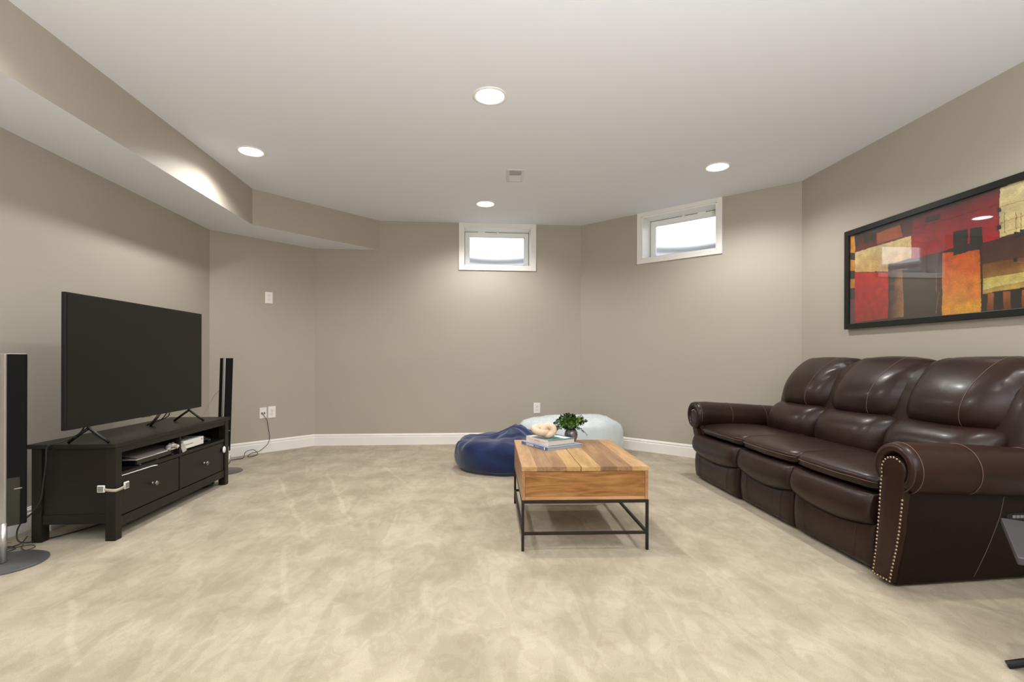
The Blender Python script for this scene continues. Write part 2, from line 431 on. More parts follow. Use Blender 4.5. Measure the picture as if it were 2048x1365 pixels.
# ------------------------------------------------------------------ windows
def window(name, Af, s0, s1, latch_from_left):
    A, t, n, L = Af
    root = bpy.data.objects.new(name, None); C.objects.link(root); root['kind'] = 'structure'
    def W(s, d, z): return A + t * s + n * d + Vector((0, 0, z))
    root.location = W((s0 + s1) / 2, 0, WZ0); OFF[root] = Vector(root.location)
    def bx(nm, a, b, d0, d1, z0, z1, m, parent=root, bevel=.002, **k):
        v = [tuple(W(s, d, z)) for z in (z0, z1) for s, d in ((a, d0), (b, d0), (b, d1), (a, d1))]
        f = [(0, 3, 2, 1), (4, 5, 6, 7), (0, 1, 5, 4), (1, 2, 6, 5), (2, 3, 7, 6), (3, 0, 4, 7)]
        return mk(nm, v, f, m, parent, bevel=bevel, **k)
    cw = .058; x0, x1 = s0 - cw, s1 + cw
    # casing boards on the wall face
    bx('casing', x0, s0 - .004, -.018, 0, WZ0 - .055, H, M['trim'])
    bx('casing', s1 + .004, x1, -.018, 0, WZ0 - .055, H, M['trim'])
    bx('casing', s0 - .004, s1 + .004, -.018, 0, WZ0 - .055, WZ0 - .004, M['trim'])
    bx('casing', s0 - .004, s1 + .004, -.018, 0, WZ1 + .004, H, M['trim'])
    # jamb lining of the deep opening
    j = .010
    bx('jamb', s0 - .004, s0 + j, -.012, .25, WZ0, WZ1, M['vinyl'])
    bx('jamb', s1 - j, s1 + .004, -.012, .25, WZ0, WZ1, M['vinyl'])
    bx('jamb', s0 + j, s1 - j, -.012, .25, WZ1 - j, WZ1 + .004, M['vinyl'])
    bx('window_sill', s0 + j, s1 - j, -.012, .25, WZ0 - .004, WZ0 + j, M['vinyl'])
    a, b, c, d = s0 + j, s1 - j, WZ0 + j, WZ1 - j
    # dark weatherstrip gap, then the hopper sash
    g = .005
    bx('weatherstrip', a, a + g, .195, .235, c + .02, d, M['gap'], bevel=0)
    bx('weatherstrip', b - g, b, .195, .235, c + .02, d, M['gap'], bevel=0)
    bx('weatherstrip', a, b, .195, .235, d - g, d, M['gap'], bevel=0)
    fa, fb, fc, fd = a + g, b - g, c, d - g; w = .052
    sash = bx('sash', fa, fb, .190, .235, fc, fc + w * .8, M['vinyl'])
    bx('sash_rail', fa, fb, .190, .235, fd - w, fd, M['vinyl'], sash)
    bx('sash_stile', fa, fa + w, .191, .234, fc, fd, M['vinyl'], sash)
    bx('sash_stile', fb - w, fb, .191, .234, fc, fd, M['vinyl'], sash)
    # glazing bead
    h = .008
    for q in ((fa + w, fa + w + h, fc + w * .8, fd - w), (fb - w - h, fb - w, fc + w * .8, fd - w), (fa + w, fb - w, fd - w - h, fd - w), (fa + w, fb - w, fc + w * .8, fc + w * .8 + h)):
        bx('glazing_bead', q[0], q[1], .200, .225, q[2], q[3], M['vinyl'], sash, bevel=0)
    bx('pane', fa + w, fb - w, .212, .216, fc + w * .8, fd - w, M['glass'], sash, bevel=0)
    # latches bridging the top gap  (s runs right to left in the picture)
    wd = b - a
    for fr, ww in ((latch_from_left[0], .045), (latch_from_left[1], .012)):
        s = b - fr * wd
        bx('latch', s - ww, s + ww, .178, .192, fd - .02, fd + .008, M['vinyl'])
    # window well outside: corrugated half cylinder
    mid = (s0 + s1) / 2; V = []; Fc = []; na, nz_ = 28, 40; R0 = .62
    for j2 in range(nz_ + 1):
        z = 1.92 + .56 * j2 / nz_; R = R0 + .014 * sin(j2 * 2 * pi / 8)
        for i in range(na + 1):
            an = pi * i / na
            V.append(tuple(W(mid + R * cos(an), WT + R * sin(an) * .95, z)))
    for j2 in range(nz_):
        for i in range(na):
            k = j2 * (na + 1) + i; Fc.append((k, k + 1, k + na + 2, k + na + 1))
    wl = mk('window_well', V, Fc, M['well'], root, smooth=True)
    sm = wl.modifiers.new('thick', 'SOLIDIFY'); sm.thickness = .006
    ga = [W(mid + .62 * cos(pi * i / 20), WT + .6 * sin(pi * i / 20), 0) for i in range(21)]
    v, f = prism([(p.x, p.y) for p in ga], 1.90, 1.94)
    mk('gravel_bed', v, f, M['gravel'], root)
    return root
window('window_1', frame_of(C3, C2), w1[0], w1[1], (.26, .51))
window('window_2', frame_of(C4, C3), w2[0], w2[1], (.74, .49))

# a bare shrub standing outside the right-hand window
def shrub(x, y, z, hgt, label):
    r = thing('leafless_shrub', label, 'shrub', (x, y, z))
    rnd = random.Random(3); parts = []; lv = []; lf = []
    def br(p, d, ln, rad, dep):
        q = p + d * ln; parts.append(tube([p, (p + q) / 2 + Vector((rnd.uniform(-1, 1), rnd.uniform(-1, 1), 0)) * ln * .05, q], rad, 5))
        if dep == 0:
            for _ in range(6):
                c = q + Vector((rnd.uniform(-.06, .06), rnd.uniform(-.06, .06), rnd.uniform(-.06, .06)))
                a = Vector((rnd.uniform(-1, 1), rnd.uniform(-1, 1), rnd.uniform(-1, 1))).normalized() * .022; b2 = a.cross(Vector((0, 0, 1))) * .6
                k = len(lv); lv.extend([tuple(c - a), tuple(c + b2), tuple(c + a), tuple(c - b2)]); lf.append((k, k + 1, k + 2, k + 3))
            return
        for _ in range(3):
            nd = (d + Vector((rnd.uniform(-.7, .7), rnd.uniform(-.7, .7), rnd.uniform(-.1, .5)))).normalized()
            br(q, nd, ln * .68, rad * .6, dep - 1)
    br(Vector((x, y, z)), Vector((0, 0, 1)), hgt * .32, .014, 4)
    v, f = join(*parts); mk('branches', v, f, M['bark'], r, kind='stuff')
    mk('foliage', lv, lf, M['stem'], r, kind='stuff')
_g = [(-6, 7.6), (2.05, 7.6), (5.2, 4.45), (14, 4.45), (14, 16), (-6, 16)]
v, f = prism(_g, 2.28, 2.42); o = mk('ground_outside', v, f, M['gravel']); o['kind'] = 'structure'
shrub(3.95, 6.60, 2.42, 1.1, 'thin bare shrub standing outside beyond the right-hand basement window')

# ------------------------------------------------------------------ recessed lights
def recessed(x, y, label, k=1.0, proto=[None]):
    t = thing('recessed_light', label, 'ceiling light', (x, y, H), group='round recessed ceiling lights', local=True)
    if proto[0] is None:
        v, f = lathe([(.112, .0), (.112, -.004), (.104, -.007), (.094, -.006), (.088, -.001), (.086, .0)], 40)
        f = f[:-2]
        a = mk('trim_ring', v, f, M['trim'], t, smooth=True)
        v, f = lathe([(.0885, -.0005), (.0885, -.003), (.06, -.0042), (.001, -.0046)], 40)
        b = mk('lens', v, f, M['lens'], t, smooth=True, label='glowing white lens')
        proto[0] = (a, b)
    else:
        for o in proto[0]:
            c = o.copy(); C.objects.link(c); c.parent = t
    d = bpy.data.lights.new('downlight', 'SPOT'); d.energy = SPOT_W * k; d.color = LAMP_COL
    d.spot_size = radians(150); d.spot_blend = .62; d.shadow_soft_size = .05
    l = bpy.data.objects.new('downlight', d); C.objects.link(l); l.parent = t; l.location = (0, 0, -.02)
    return t
recessed(.106, 3.175, 'large bright recessed light, nearest to the camera on the ceiling centre line')
recessed(-1.803, 4.191, 'recessed light beside the soffit on the left of the ceiling')
recessed(.135, 5.388, 'small-looking recessed light far back near the left window')
recessed(2.129, 4.175, 'recessed light on the right of the ceiling toward the right window')
for x, y, w in [(-1.80, 1.95, 'out of frame above the near left speaker'), (2.13, 1.95, 'out of frame above the near sofa arm'), (.1, .9, 'out of frame just ahead of the camera'),
             (-1.8, -.4, 'behind the camera by the left wall'), (2.13, -.4, 'behind the camera by the right wall'), (.1, -1.5, 'behind the camera in the middle of the room')]:
    recessed(x, y, 'recessed ceiling light ' + w, .5 if y < 1.5 else .8)

# ceiling air vent
t = thing('ceiling_vent', 'small white square air register in the ceiling above the left window', 'vent', (.384, 4.53, H), radians(-3), local=True)
W_ = .078; D_ = .155
mk('frame', *join(box(-W_, W_, -D_, -D_ + .03, -.008, 0), box(-W_, W_, D_ - .03, D_, -.008, 0), box(-W_, -W_ + .025, -D_ + .03, D_ - .03, -.008, 0), box(W_ - .025, W_, -D_ + .03, D_ - .03, -.008, 0)), M['vent'], t, bevel=.002)
B('backing', (-W_ + .02, W_ - .02, -D_ + .02, D_ - .02, -.002, 0), M['ventdark'], t, bevel=0)
for k in range(9):
    y = -D_ + .045 + k * .0265
    v, f = box(-W_ + .025, W_ - .025, y - .001, y + .001, -.010, .008)
    v, f = xform((v, f), Matrix.Translation((0, y, -.004)) @ Matrix.Rotation(radians(-35 if k < 4 else 42), 4, 'X') @ Matrix.Translation((0, -y, 0)))
    mk('slat', v, f, M['vent'], t)

# ------------------------------------------------------------------ outlets
def outlet(s_mid, zc, Af, label, jack=False, w=.084, h=.130):
    A, t, n, L = Af
    p = A + t * s_mid; rz = atan2(t.y, t.x)
    # local: x along wall, -y... room side is -n
    r = thing('wall_outlet', label, 'outlet', (p.x, p.y, zc), rz, local=True)
    # in the local frame the outward normal n is (0,-1,0), so the room is at +y
    B('cover_plate', (-w / 2, w / 2, 0, .006, -h / 2, h / 2), M['plate'], r, bevel=.004)
    if jack:
        for dx in (-.014, .014):
            B('jack', (dx - .008, dx + .008, .006, .010, -.012, .008), M['slot'], r, bevel=.001)
    else:
        for dz in (.021, -.021):
            v, f = lathe([(.017, 0), (.017, .003), (.014, .004)], 20)
            v, f = xform((v, f), Matrix.Translation((0, .006, dz)) @ Matrix.Rotation(-pi / 2, 4, 'X'))
            rc = mk('receptacle', v, f, M['plate'], r)
            for sx, a in ((-.0065, .0045), (.0065, .0038)):
                B('slot', (sx - .0012, sx + .0012, .009, .0108, dz + .002, dz + .002 + 2 * a), M['slot'], rc, bevel=0)
            B('slot', (-.0022, .0022, .009, .0108, dz - .010, dz - .006), M['slot'], rc, bevel=0)
    v, f = lathe([(.003, 0), (.003, .0015)], 10)
    v, f = xform((v, f), Matrix.Translation((0, .006, 0 if not jack else .045)) @ Matrix.Rotation(-pi / 2, 4, 'X'))
    mk('screw', v, f, M['alu'], r)
    return r
AfBL = frame_of(C2, C1)
def s_on(Af, x, y): return (Vector((x, y, 0)) - Af[0]).dot(Af[1])
outlet(s_on(AfBL, -2.294, 5.785), 1.737, AfBL, 'white duplex outlet mounted high on the angled left wall')
outlet(s_on(AfBL, -2.2685, 5.811), .446, AfBL, 'white duplex outlet low on the angled left wall, right of the cable jack')
outlet(s_on(AfBL, -2.337, 5.743), .443, AfBL, 'white cable jack plate low on the angled left wall with black cord plugged in', jack=True, w=.076, h=.122)
AfB = frame_of(C3, C2)
outlet(C3[0] - .805, .443, AfB, 'white duplex outlet on the back wall above the pale blue beanbag')

# ------------------------------------------------------------------ TV stand
SBX, SFX, SY0, SY1 = -2.495, -2.045, 3.02, 4.345
st = thing('tv_stand', 'black-brown wooden TV stand with two drawers against the left wall', 'tv stand', ((SBX + SFX) / 2, (SY0 + SY1) / 2, 0))
bw = M['blackwood']
B('top', (SBX - .022, SFX + .006, SY0 - .012, SY1 + .018, .536, .560), bw, st, bevel=.003)
pw = .055
for (x0, x1) in ((SFX - pw, SFX), (SBX, SBX + pw)):
    for (y0, y1) in ((SY0, SY0 + pw), (SY1 - pw, SY1)):
        v, f = box(x0, x1, y0, y1, 0, .536); mk('leg', v, f, bw, st, bevel=.003)
# side panels, recessed, with an apron rail below
for y0, y1 in ((SY0 + .012, SY0 + .028), (SY1 - .028, SY1 - .012)):
    B('side_panel', (SBX + pw, SFX - pw, y0, y1, .155, .536), bw, st, bevel=0)
for y0, y1 in ((SY0 + .005, SY0 + .03), (SY1 - .03, SY1 - .005)):
    B('side_rail', (SBX + pw, SFX - pw, y0, y1, .100, .155), bw, st, bevel=.002)
B('back_panel', (SBX + .01, SBX + .018, SY0 + pw, SY1 - pw, .12, .50), M['blackin'], st, bevel=0)
B('top_rail', (SFX - .03, SFX - .004, SY0 + pw, SY1 - pw, .500, .536), bw, st)
B('bottom_rail', (SFX - .03, SFX - .006, SY0 + pw, SY1 - pw, .068, .125), bw, st)
B('shelf', (SBX + .02, SFX - .006, SY0 + .03, SY1 - .03, .362, .384), bw, st)
B('bottom_board', (SBX + .02, SFX - .03, SY0 + .03, SY1 - .03, .11, .125), M['blackin'], st, bevel=0)
ymid = 3.668
B('divider', (SBX + .02, SFX - .006, ymid - .009, ymid + .009, .384, .500), bw, st)
B('drawer_divider', (SFX - .03, SFX - .006, ymid - .007, ymid + .007, .125, .362), bw, st)
for y0, y1, yk, zk in ((SY0 + pw + .004, ymid - .010, 3.372, .247), (ymid + .010, SY1 - pw - .004, 3.985, .247)):
    d = B('drawer', (SFX - .35, SFX - .010, y0, y1, .130, .357), bw, st, bevel=.002)
    v, f = lathe([(.010, 0), (.008, .002), (.006, .012), (.0085, .017), (.0145, .021), (.0155, .026), (.012, .031), (.002, .0325)], 20)
    v, f = xform((v, f), Matrix.Translation((SFX - .010, yk, zk)) @ Matrix.Rotation(pi / 2, 4, 'Y'))
    mk('knob', v, f, M['steel'], d, smooth=True, label='round brushed metal knob')

# child safety straps on the stand's corners
def pad(nm, c, nrm, parent, s=.021):
    # small rounded-square pad with grey inset; nrm: 'x' faces +x, 'y' faces -y
    if nrm == 'x':
        v, f = box(c[0], c[0] + .010, c[1] - s, c[1] + s, c[2] - s, c[2] + s); iv, i_f = box(c[0] + .010, c[0] + .0115, c[1] - s * .72, c[1] + s * .72, c[2] - s * .72, c[2] + s * .72)
    else:
        v, f = box(c[0] - s, c[0] + s, c[1] - .010, c[1], c[2] - s, c[2] + s); iv, i_f = box(c[0] - s * .72, c[0] + s * .72, c[1] - .0115, c[1] - .010, c[2] - s * .72, c[2] + s * .72)
    p = mk(nm, v, f, M['white'], parent, bevel=.006, seg=3)
    mk('inset', iv, i_f, M['greypad'], p, bevel=.0005)
    return p
ls = thing('safety_strap', 'white child safety strap wrapped round the near corner of the TV stand', 'safety latch', (SFX, SY0, .30), group='child safety latches')
pad('pad', (-2.118, SY0 - .0005, .303), 'y', ls); pad('pad', (SFX + .0005, 3.103, .302), 'x', ls)
pth = [(-2.105, SY0 - .008, .300), (-2.08, SY0 - .012, .297), (-2.055, SY0 - .014, .295), (SFX + .010, SY0 - .008, .294), (SFX + .014, 3.045, .295), (SFX + .012, 3.07, .297), (SFX + .009, 3.09, .300)]
pp = catmull(pth, 5); V = []; Fc = []
for p in pp: V += [(p.x, p.y, p.z - .0085), (p.x, p.y, p.z + .0085)]
for i in range(len(pp) - 1): Fc.append((2 * i, 2 * i + 1, 2 * i + 3, 2 * i + 2))
o = mk('strap', V, Fc, M['strap'], ls, smooth=True); sd = o.modifiers.new('t', 'SOLIDIFY'); sd.thickness = .002
ls2 = thing('safety_strap', 'white child safety latch hanging loose at the far corner of the TV stand', 'safety latch', (SFX, SY1, .3), group='child safety latches')
v, f = lathe([(.020, 0), (.022, .004), (.018, .009), (.002, .010)], 20)
v, f = xform((v, f), Matrix.Translation((SFX, 4.265, .300)) @ Matrix.Rotation(pi / 2, 4, 'Y') @ Matrix.Scale(1.25, 4, (1, 0, 0)))
mk('pad', v, f, M['white'], ls2, smooth=True)
B('strap', (SFX - .004, SFX + .001, SY1 + .001, SY1 + .006, .235, .31), M['strap'], ls2, bevel=.001)
p = B('pad', (SFX - .024, SFX + .012, SY1 + .002, SY1 + .014, .205, .245), M['white'], ls2, bevel=.005)
B('inset', (SFX + .012, SFX + .0135, SY1 + .004, SY1 + .012, .211, .239), M['greypad'], p, bevel=.0005)

pe = thing('paper_sheet', 'white paper edge poking out above the left drawer of the TV stand', 'paper', (SFX, 3.23, .36))
V = []; Fc = []
ps = [(3.079, .3645, 0), (3.15, .3635, .001), (3.25, .3625, .003), (3.34, .3625, .006), (3.394, .359, .010)]
for y, z, b in ps: V += [(SFX - .10, y, .3605), (SFX - .004 + b, y, z - .0025), (SFX - .004 + b, y, z + .0015), (SFX - .10, y, .3615)]
for i in range(len(ps) - 1):
    for k in range(4): Fc.append((4 * i + k, 4 * i + (k + 1) % 4, 4 * i + 4 + (k + 1) % 4, 4 * i + 4 + k))
Fc += [(0, 1, 2, 3), (16, 19, 18, 17)]
mk('sheet', V, Fc, M['white'], pe)

# ------------------------------------------------------------------ electronics in the stand
rcv = thing('media_receiver', 'black media receiver box in the left bay of the TV stand', 'receiver', (-2.2, 3.46, .384))
B('case', (-2.34, -2.085, 3.255, 3.640, .3845, .418), M['black'], rcv, bevel=.003)
B('front_panel', (-2.085, -2.080, 3.26, 3.636, .388, .414), M['glossblack'], rcv, bevel=.001)
for k in range(3): B('foot', (-2.09, -2.075, 3.28 + k * .17, 3.29 + k * .17, .3842, .388), M['alu'], rcv, bevel=0)
lt = thing('laptop', 'silver grey slim laptop lying on the black receiver in the TV stand', 'laptop', (-2.2, 3.46, .418))
B('base', (-2.31, -2.068, 3.235, 3.675 - .02, .4185, .427), M['silver'], lt, bevel=.002)
v, f = box(-2.30, -2.075, 3.255, 3.652, .4285, .4335)
for i in range(8):
    x, y, z = v[i]
    if x < -2.2: v[i] = (x, y, z + .028)
mk('lid', v, f, M['greytop'], lt, bevel=.001)
for k in range(14): B('port', (-2.069, -2.0665, 3.43 + k * .014, 3.438 + k * .014, .424, .4285), M['white'], lt, bevel=0)
gc = thing('game_controller', 'pale grey game controller beside the divider in the TV stand', 'controller', (-2.07, 3.63, .43))
def controller(root, c, m, s=1.0):
    cx, cy, cz = c
    V, Fc = [], []
    for sgn in (-1, 1):
        a = tube(catmull([(cx, cy, cz), (cx + .005, cy + sgn * .03 * s, cz + .002), (cx + .010, cy + sgn * .055 * s, cz - .006), (cx + .022, cy + sgn * .068 * s, cz - .016)], 5), .016, 10, rad=None)
        V, Fc = join((V, Fc), a)
    mk('body', V, Fc, m, root, smooth=True)
    for sgn in (-1, 1):
        v, f = lathe([(.004, 0), (.004, .006), (.008, .008), (.008, .011)], 12, cx + .006, cy + sgn * .022 * s, cz + .013)
        mk('thumbstick', v, f, M['greypad'], root, smooth=True)
controller(gc, (-2.083, 3.605, .4445), M['silver'], .8)
co = thing('game_console', 'white game console in the right bay of the TV stand', 'game console', (-2.2, 3.87, .384))
B('case', (-2.32, -2.068, 3.735, 4.002, .3965, .4545), M['white'], co, bevel=.002)
B('base', (-2.31, -2.085, 3.74, 3.998, .3845, .3965), M['black'], co, bevel=0)
B('disc_slot', (-2.0685, -2.0665, 3.752, 3.855, .424, .4275), M['slot'], co, bevel=0)
v, f = lathe([(.006, 0), (.006, .002)], 14); v, f = xform((v, f), Matrix.Translation((-2.068, 3.975, .437)) @ Matrix.Rotation(pi / 2, 4, 'Y'))
mk('power_button', v, f, M['greypad'], co)
gr = thing('headset_pad', 'grey rounded gadget leaning on the white console by the divider', 'gadget', (-2.062, 3.71, .40))
v, f = box(-.006, .006, -.024, .024, 0, .066)
v, f = xform((v, f), Matrix.Translation((-2.050, 3.718, .3855)) @ Matrix.Rotation(-.30, 4, 'Y') @ Matrix.Rotation(.2, 4, 'X'))
mk('body', v, f, M['silver'], gr, bevel=.005, seg=3)
g2 = thing('game_controller', 'black game controller in the dark right end of the TV stand', 'controller', (-2.15, 4.15, .384))
controller(g2, (-2.14, 4.12, .402), M['glossblack'], 1.0)

# round dark gadget below the stand
v, f = lathe([(.05, 0), (.095, .006), (.108, .022), (.100, .040), (.07, .050), (.002, .053)], 32)
ud = thing('round_gadget', 'black round low gadget on the carpet under the far end of the TV stand', 'gadget', (-2.225, 4.25, 0), local=True)
mk('body', v, f, M['glossblack'], ud, smooth=True)
v, f = lathe([(.012, 0), (.012, .003), (.002, .004)], 14, .05, -.03, .049); mk('button', v, f, M['greypad'], ud)

# ------------------------------------------------------------------ television
TX = -2.2
tv = thing('television', 'large black flat-screen television on the TV stand', 'television', (TX, 3.54, .56))
B('bezel', (TX - .022, TX, 2.868, 4.226, .657, 1.414), M['black'], tv, bevel=.003)
B('screen', (TX, TX + .0015, 2.880, 4.214, .678, 1.403), M['screen'], tv, bevel=0)
B('rear_housing', (TX - .06, TX - .022, 3.02, 4.07, .67, 1.12), M['black'], tv, bevel=.012)
B('sensor', (TX - .004, TX + .003, 3.50, 3.58, .655, .663), M['glossblack'], tv, bevel=.001)
for yc in (3.045, 4.06):
    ft = T('stand_foot', [(TX - .010, yc, .668), (TX - .010, yc, .655), (TX + .004, yc, .640), (TX + .05, yc, .604), (TX + .103, yc, .566)], .0085, M['black'], tv, 8, label='angled black foot')
    T('rear_leg', [(TX - .012, yc, .645), (TX - .06, yc, .610), (TX - .118, yc, .566)], .0085, M['black'], ft)
# metal bracket seen under the screen
br = T('support_bracket', [(-2.26, 3.80, .665), (-2.29, 3.80, .62), (-2.335, 3.80, .5625)], .010, M['steel'], tv, 6, label='pale metal bracket behind the screen')

# ------------------------------------------------------------------ cords
def cord(label, pts, r=.0035, m='cord', n=8, parent=None):
    return T('power_cord', pts, r, M[m], parent, 6, n, label=label)
ps_ = thing('power_strip', 'white power strip on the carpet behind the TV stand', 'power strip', (-2.57, 3.33, 0))
B('case', (-2.60, -2.55, 3.22, 3.44, 0.0, .035), M['white'], ps_, bevel=.006)
for k in range(4): B('socket', (-2.585, -2.565, 3.25 + k * .045, 3.27 + k * .045, .035, .0362), M['slot'], ps_, bevel=0)

# ------------------------------------------------------------------ tower speakers
SPK = {}
def speaker(label, bx_, by_, px, py, wl, wr, dl, dr, ztop, zbot, strip, tilt=0.0):
    t = thing('tower_speaker', label, 'speaker', (bx_, by_, 0), group='slim tower speakers', local=True)
    SPK[t] = Vector((bx_, by_, 0))
    R = .172 if bx_ < -2.35 else .15
    v, f = lathe([(R - .004, 0), (R, .003), (R, .009), (R - .006, .012), (.03, .014), (.02, .02), (.015, .022)], 64)
    b = mk('base', v, f, M['discgrey'], t, smooth=True, label='round grey metal base'); 
    es = b.modifiers.new('es', 'EDGE_SPLIT'); es.split_angle = radians(35)
    x, y = px - bx_, py - by_
    T('pole', [(x, y, .018), (x, y, zbot + .02)], .0155, M['alu'], t, 20)
    s2 = strip / 2
    plan = [(x - s2, y), (x + s2, y), (x + s2, y + .004), (x + s2 + wr, y + dr), (x + s2 + wr - .012, y + dr + .02), (x - s2 - wl + .012, y + dl + .02), (x - s2 - wl, y + dl), (x - s2, y + .004)]
    # black cabinet
    cab = [(x - s2, y + .005), (x + s2, y + .005), plan[3], plan[4], plan[5], plan[6]]
    v, f = prism(cab, zbot, ztop)
    kf = tilt
    def tl(vv): return [(p[0] + kf * (p[2] - .55), p[1], p[2]) for p in vv]
    c = mk('cabinet', tl(v), f, M['fabric_black'], t, bevel=.003)
    # silver centre spine, proud of the cloth, with a thin cap
    v, f = box(x - s2, x + s2, y - .006, y + .006, zbot - .005, ztop + .003); mk('spine', tl(v), f, M['alu'], t, bevel=.004, label='silver centre strip')
    v, f = prism(cab, ztop, ztop + .004); mk('top_cap', tl(v), f, M['alu' if bx_ < -2.35 else 'black'], t, bevel=.001)
    # glossy lower panel with small mark
    low = [(x + s2 + .001, y + .003), (x + s2 + wr * .68, y + dr * .68 - .001), (x + s2 + wr * .68, y + dr * .68 + .004), (x + s2 + .001, y + .01)]
    v, f = prism(low, zbot + .002, zbot + .245); gp = mk('lower_panel', tl(v), f, M['glossblack'], t, bevel=0, label='glossy black lower panel')
    a = Vector((x + s2 + wr * .42, y + dr * .42 - .003)); d = Vector((wr, dr)).normalized()
    v, f = prism([(a.x, a.y), (a.x + d.x * .028, a.y + d.y * .028), (a.x + d.x * .028, a.y + d.y * .028 + .003), (a.x, a.y + .003)], zbot + .185, zbot + .190)
    mk('badge', tl(v), f, M['alu'], gp)
    return t
spk1 = speaker('slim black tower speaker with silver spine at the near left edge, beside the TV stand', -2.375, 2.72, -2.367, 2.705, .04, .045, .0, .06, 1.072, .195, .027)
spk2 = speaker('slim black tower speaker standing beyond the far end of the TV stand', -2.29, 4.79, -2.289, 4.755, .030, .045, .0, .045, 1.052, .195, .022, tilt=.028)

OFF[spk1] = SPK[spk1]; OFF[spk2] = SPK[spk2]
cord('black power cord running from the television over the near end of the TV stand', [(-2.26, 3.10, .67), (-2.27, 3.06, .615), (-2.32, 3.02, .580), (-2.36, 2.995, .566), (-2.392, 2.995, .545), (-2.400, 2.998, .46), (-2.415, 3.000, .35), (-2.43, 3.003, .25),
      (-2.47, 2.995, .18), (-2.52, 2.99, .13), (-2.545, 2.99, .07), (-2.52, 2.985, .02), (-2.46, 3.06, .006), (-2.36, 3.25, .005), (-2.3, 3.5, .005)], .0042, parent=tv)
cord('black cord tangled on the carpet between the near speaker and the TV stand', [(-2.54, 3.05, .03), (-2.52, 2.98, .012), (-2.56, 2.93, .006), (-2.60, 2.86, .006), (-2.55, 2.82, .008), (-2.48, 2.86, .014), (-2.50, 2.93, .01), (-2.58, 2.95, .008), (-2.64, 2.88, .006), (-2.62, 2.80, .006), (-2.55, 2.78, .006)], .003, parent=spk1)
cord('thin dark cord looping beside the near leg of the TV stand', [(-2.51, 2.99, .006), (-2.47, 2.93, .006), (-2.42, 2.90, .006), (-2.40, 2.93, .012), (-2.45, 2.96, .012), (-2.52, 2.92, .008), (-2.55, 2.86, .006), (-2.5, 2.83, .006), (-2.56, 2.75, .006)], .0022, parent=spk1)
cord('thin grey cord curling in the tangle near the left baseboard', [(-2.60, 3.02, .006), (-2.62, 2.97, .03), (-2.60, 2.93, .045), (-2.57, 2.95, .02), (-2.58, 2.90, .006), (-2.66, 2.86, .006), (-2.60, 2.76, .008), (-2.66, 2.7, .006)], .002, 'greypad', parent=spk1)
cord('dark cord lying behind the TV stand along the left baseboard', [(-2.56, 3.10, .008), (-2.60, 3.4, .006), (-2.58, 3.8, .006), (-2.6, 4.2, .006), (-2.5, 4.6, .006), (-2.42, 4.80, .006)], .003, parent=ps_)
cord('black cord hanging from the cable jack and knotted along the baseboard to the stand', [(-2.333, 5.735, .437), (-2.32, 5.72, .425), (-2.285, 5.73, .36), (-2.275, 5.74, .27), (-2.262, 5.74, .18), (-2.27, 5.71, .10), (-2.32, 5.62, .04), (-2.37, 5.56, .03), (-2.40, 5.53, .012),
      (-2.37, 5.47, .008), (-2.325, 5.52, .008), (-2.33, 5.60, .02), (-2.38, 5.60, .06), (-2.43, 5.54, .045), (-2.42, 5.48, .012), (-2.40, 5.40, .006), (-2.44, 5.36, .004), (-2.47, 5.30, .006), (-2.42, 5.15, .006), (-2.40, 4.95, .006), (-2.35, 4.9, .006)], .0036, 'corddark', 6, parent=rcv)
cord('thin grey wire drooping behind the far speaker to the TV stand top', [(-2.335, 4.79, .76), (-2.38, 4.78, .70), (-2.41, 4.72, .60), (-2.42, 4.62, .50), (-2.45, 4.5, .40), (-2.5, 4.4, .2), (-2.52, 4.4, .02)], .002, 'greypad', parent=spk2)
cord('small black cable loop on top of the TV stand behind the screen', [(-2.25, 3.86, .66), (-2.30, 3.87, .60), (-2.38, 3.84, .563), (-2.42, 3.93, .563), (-2.40, 4.02, .575), (-2.36, 4.05, .60), (-2.33, 4.02, .63)], .0035, parent=tv)
# ------------------------------------------------------------------ sofa
LS, LR = M['leather'], M['leather_red']
sofa = thing('reclining_sofa', 'dark brown leather three-seat reclining sofa with rolled arms along the right wall', 'sofa', (1.93, 2.12, 0), -radians(1.07), local=True)

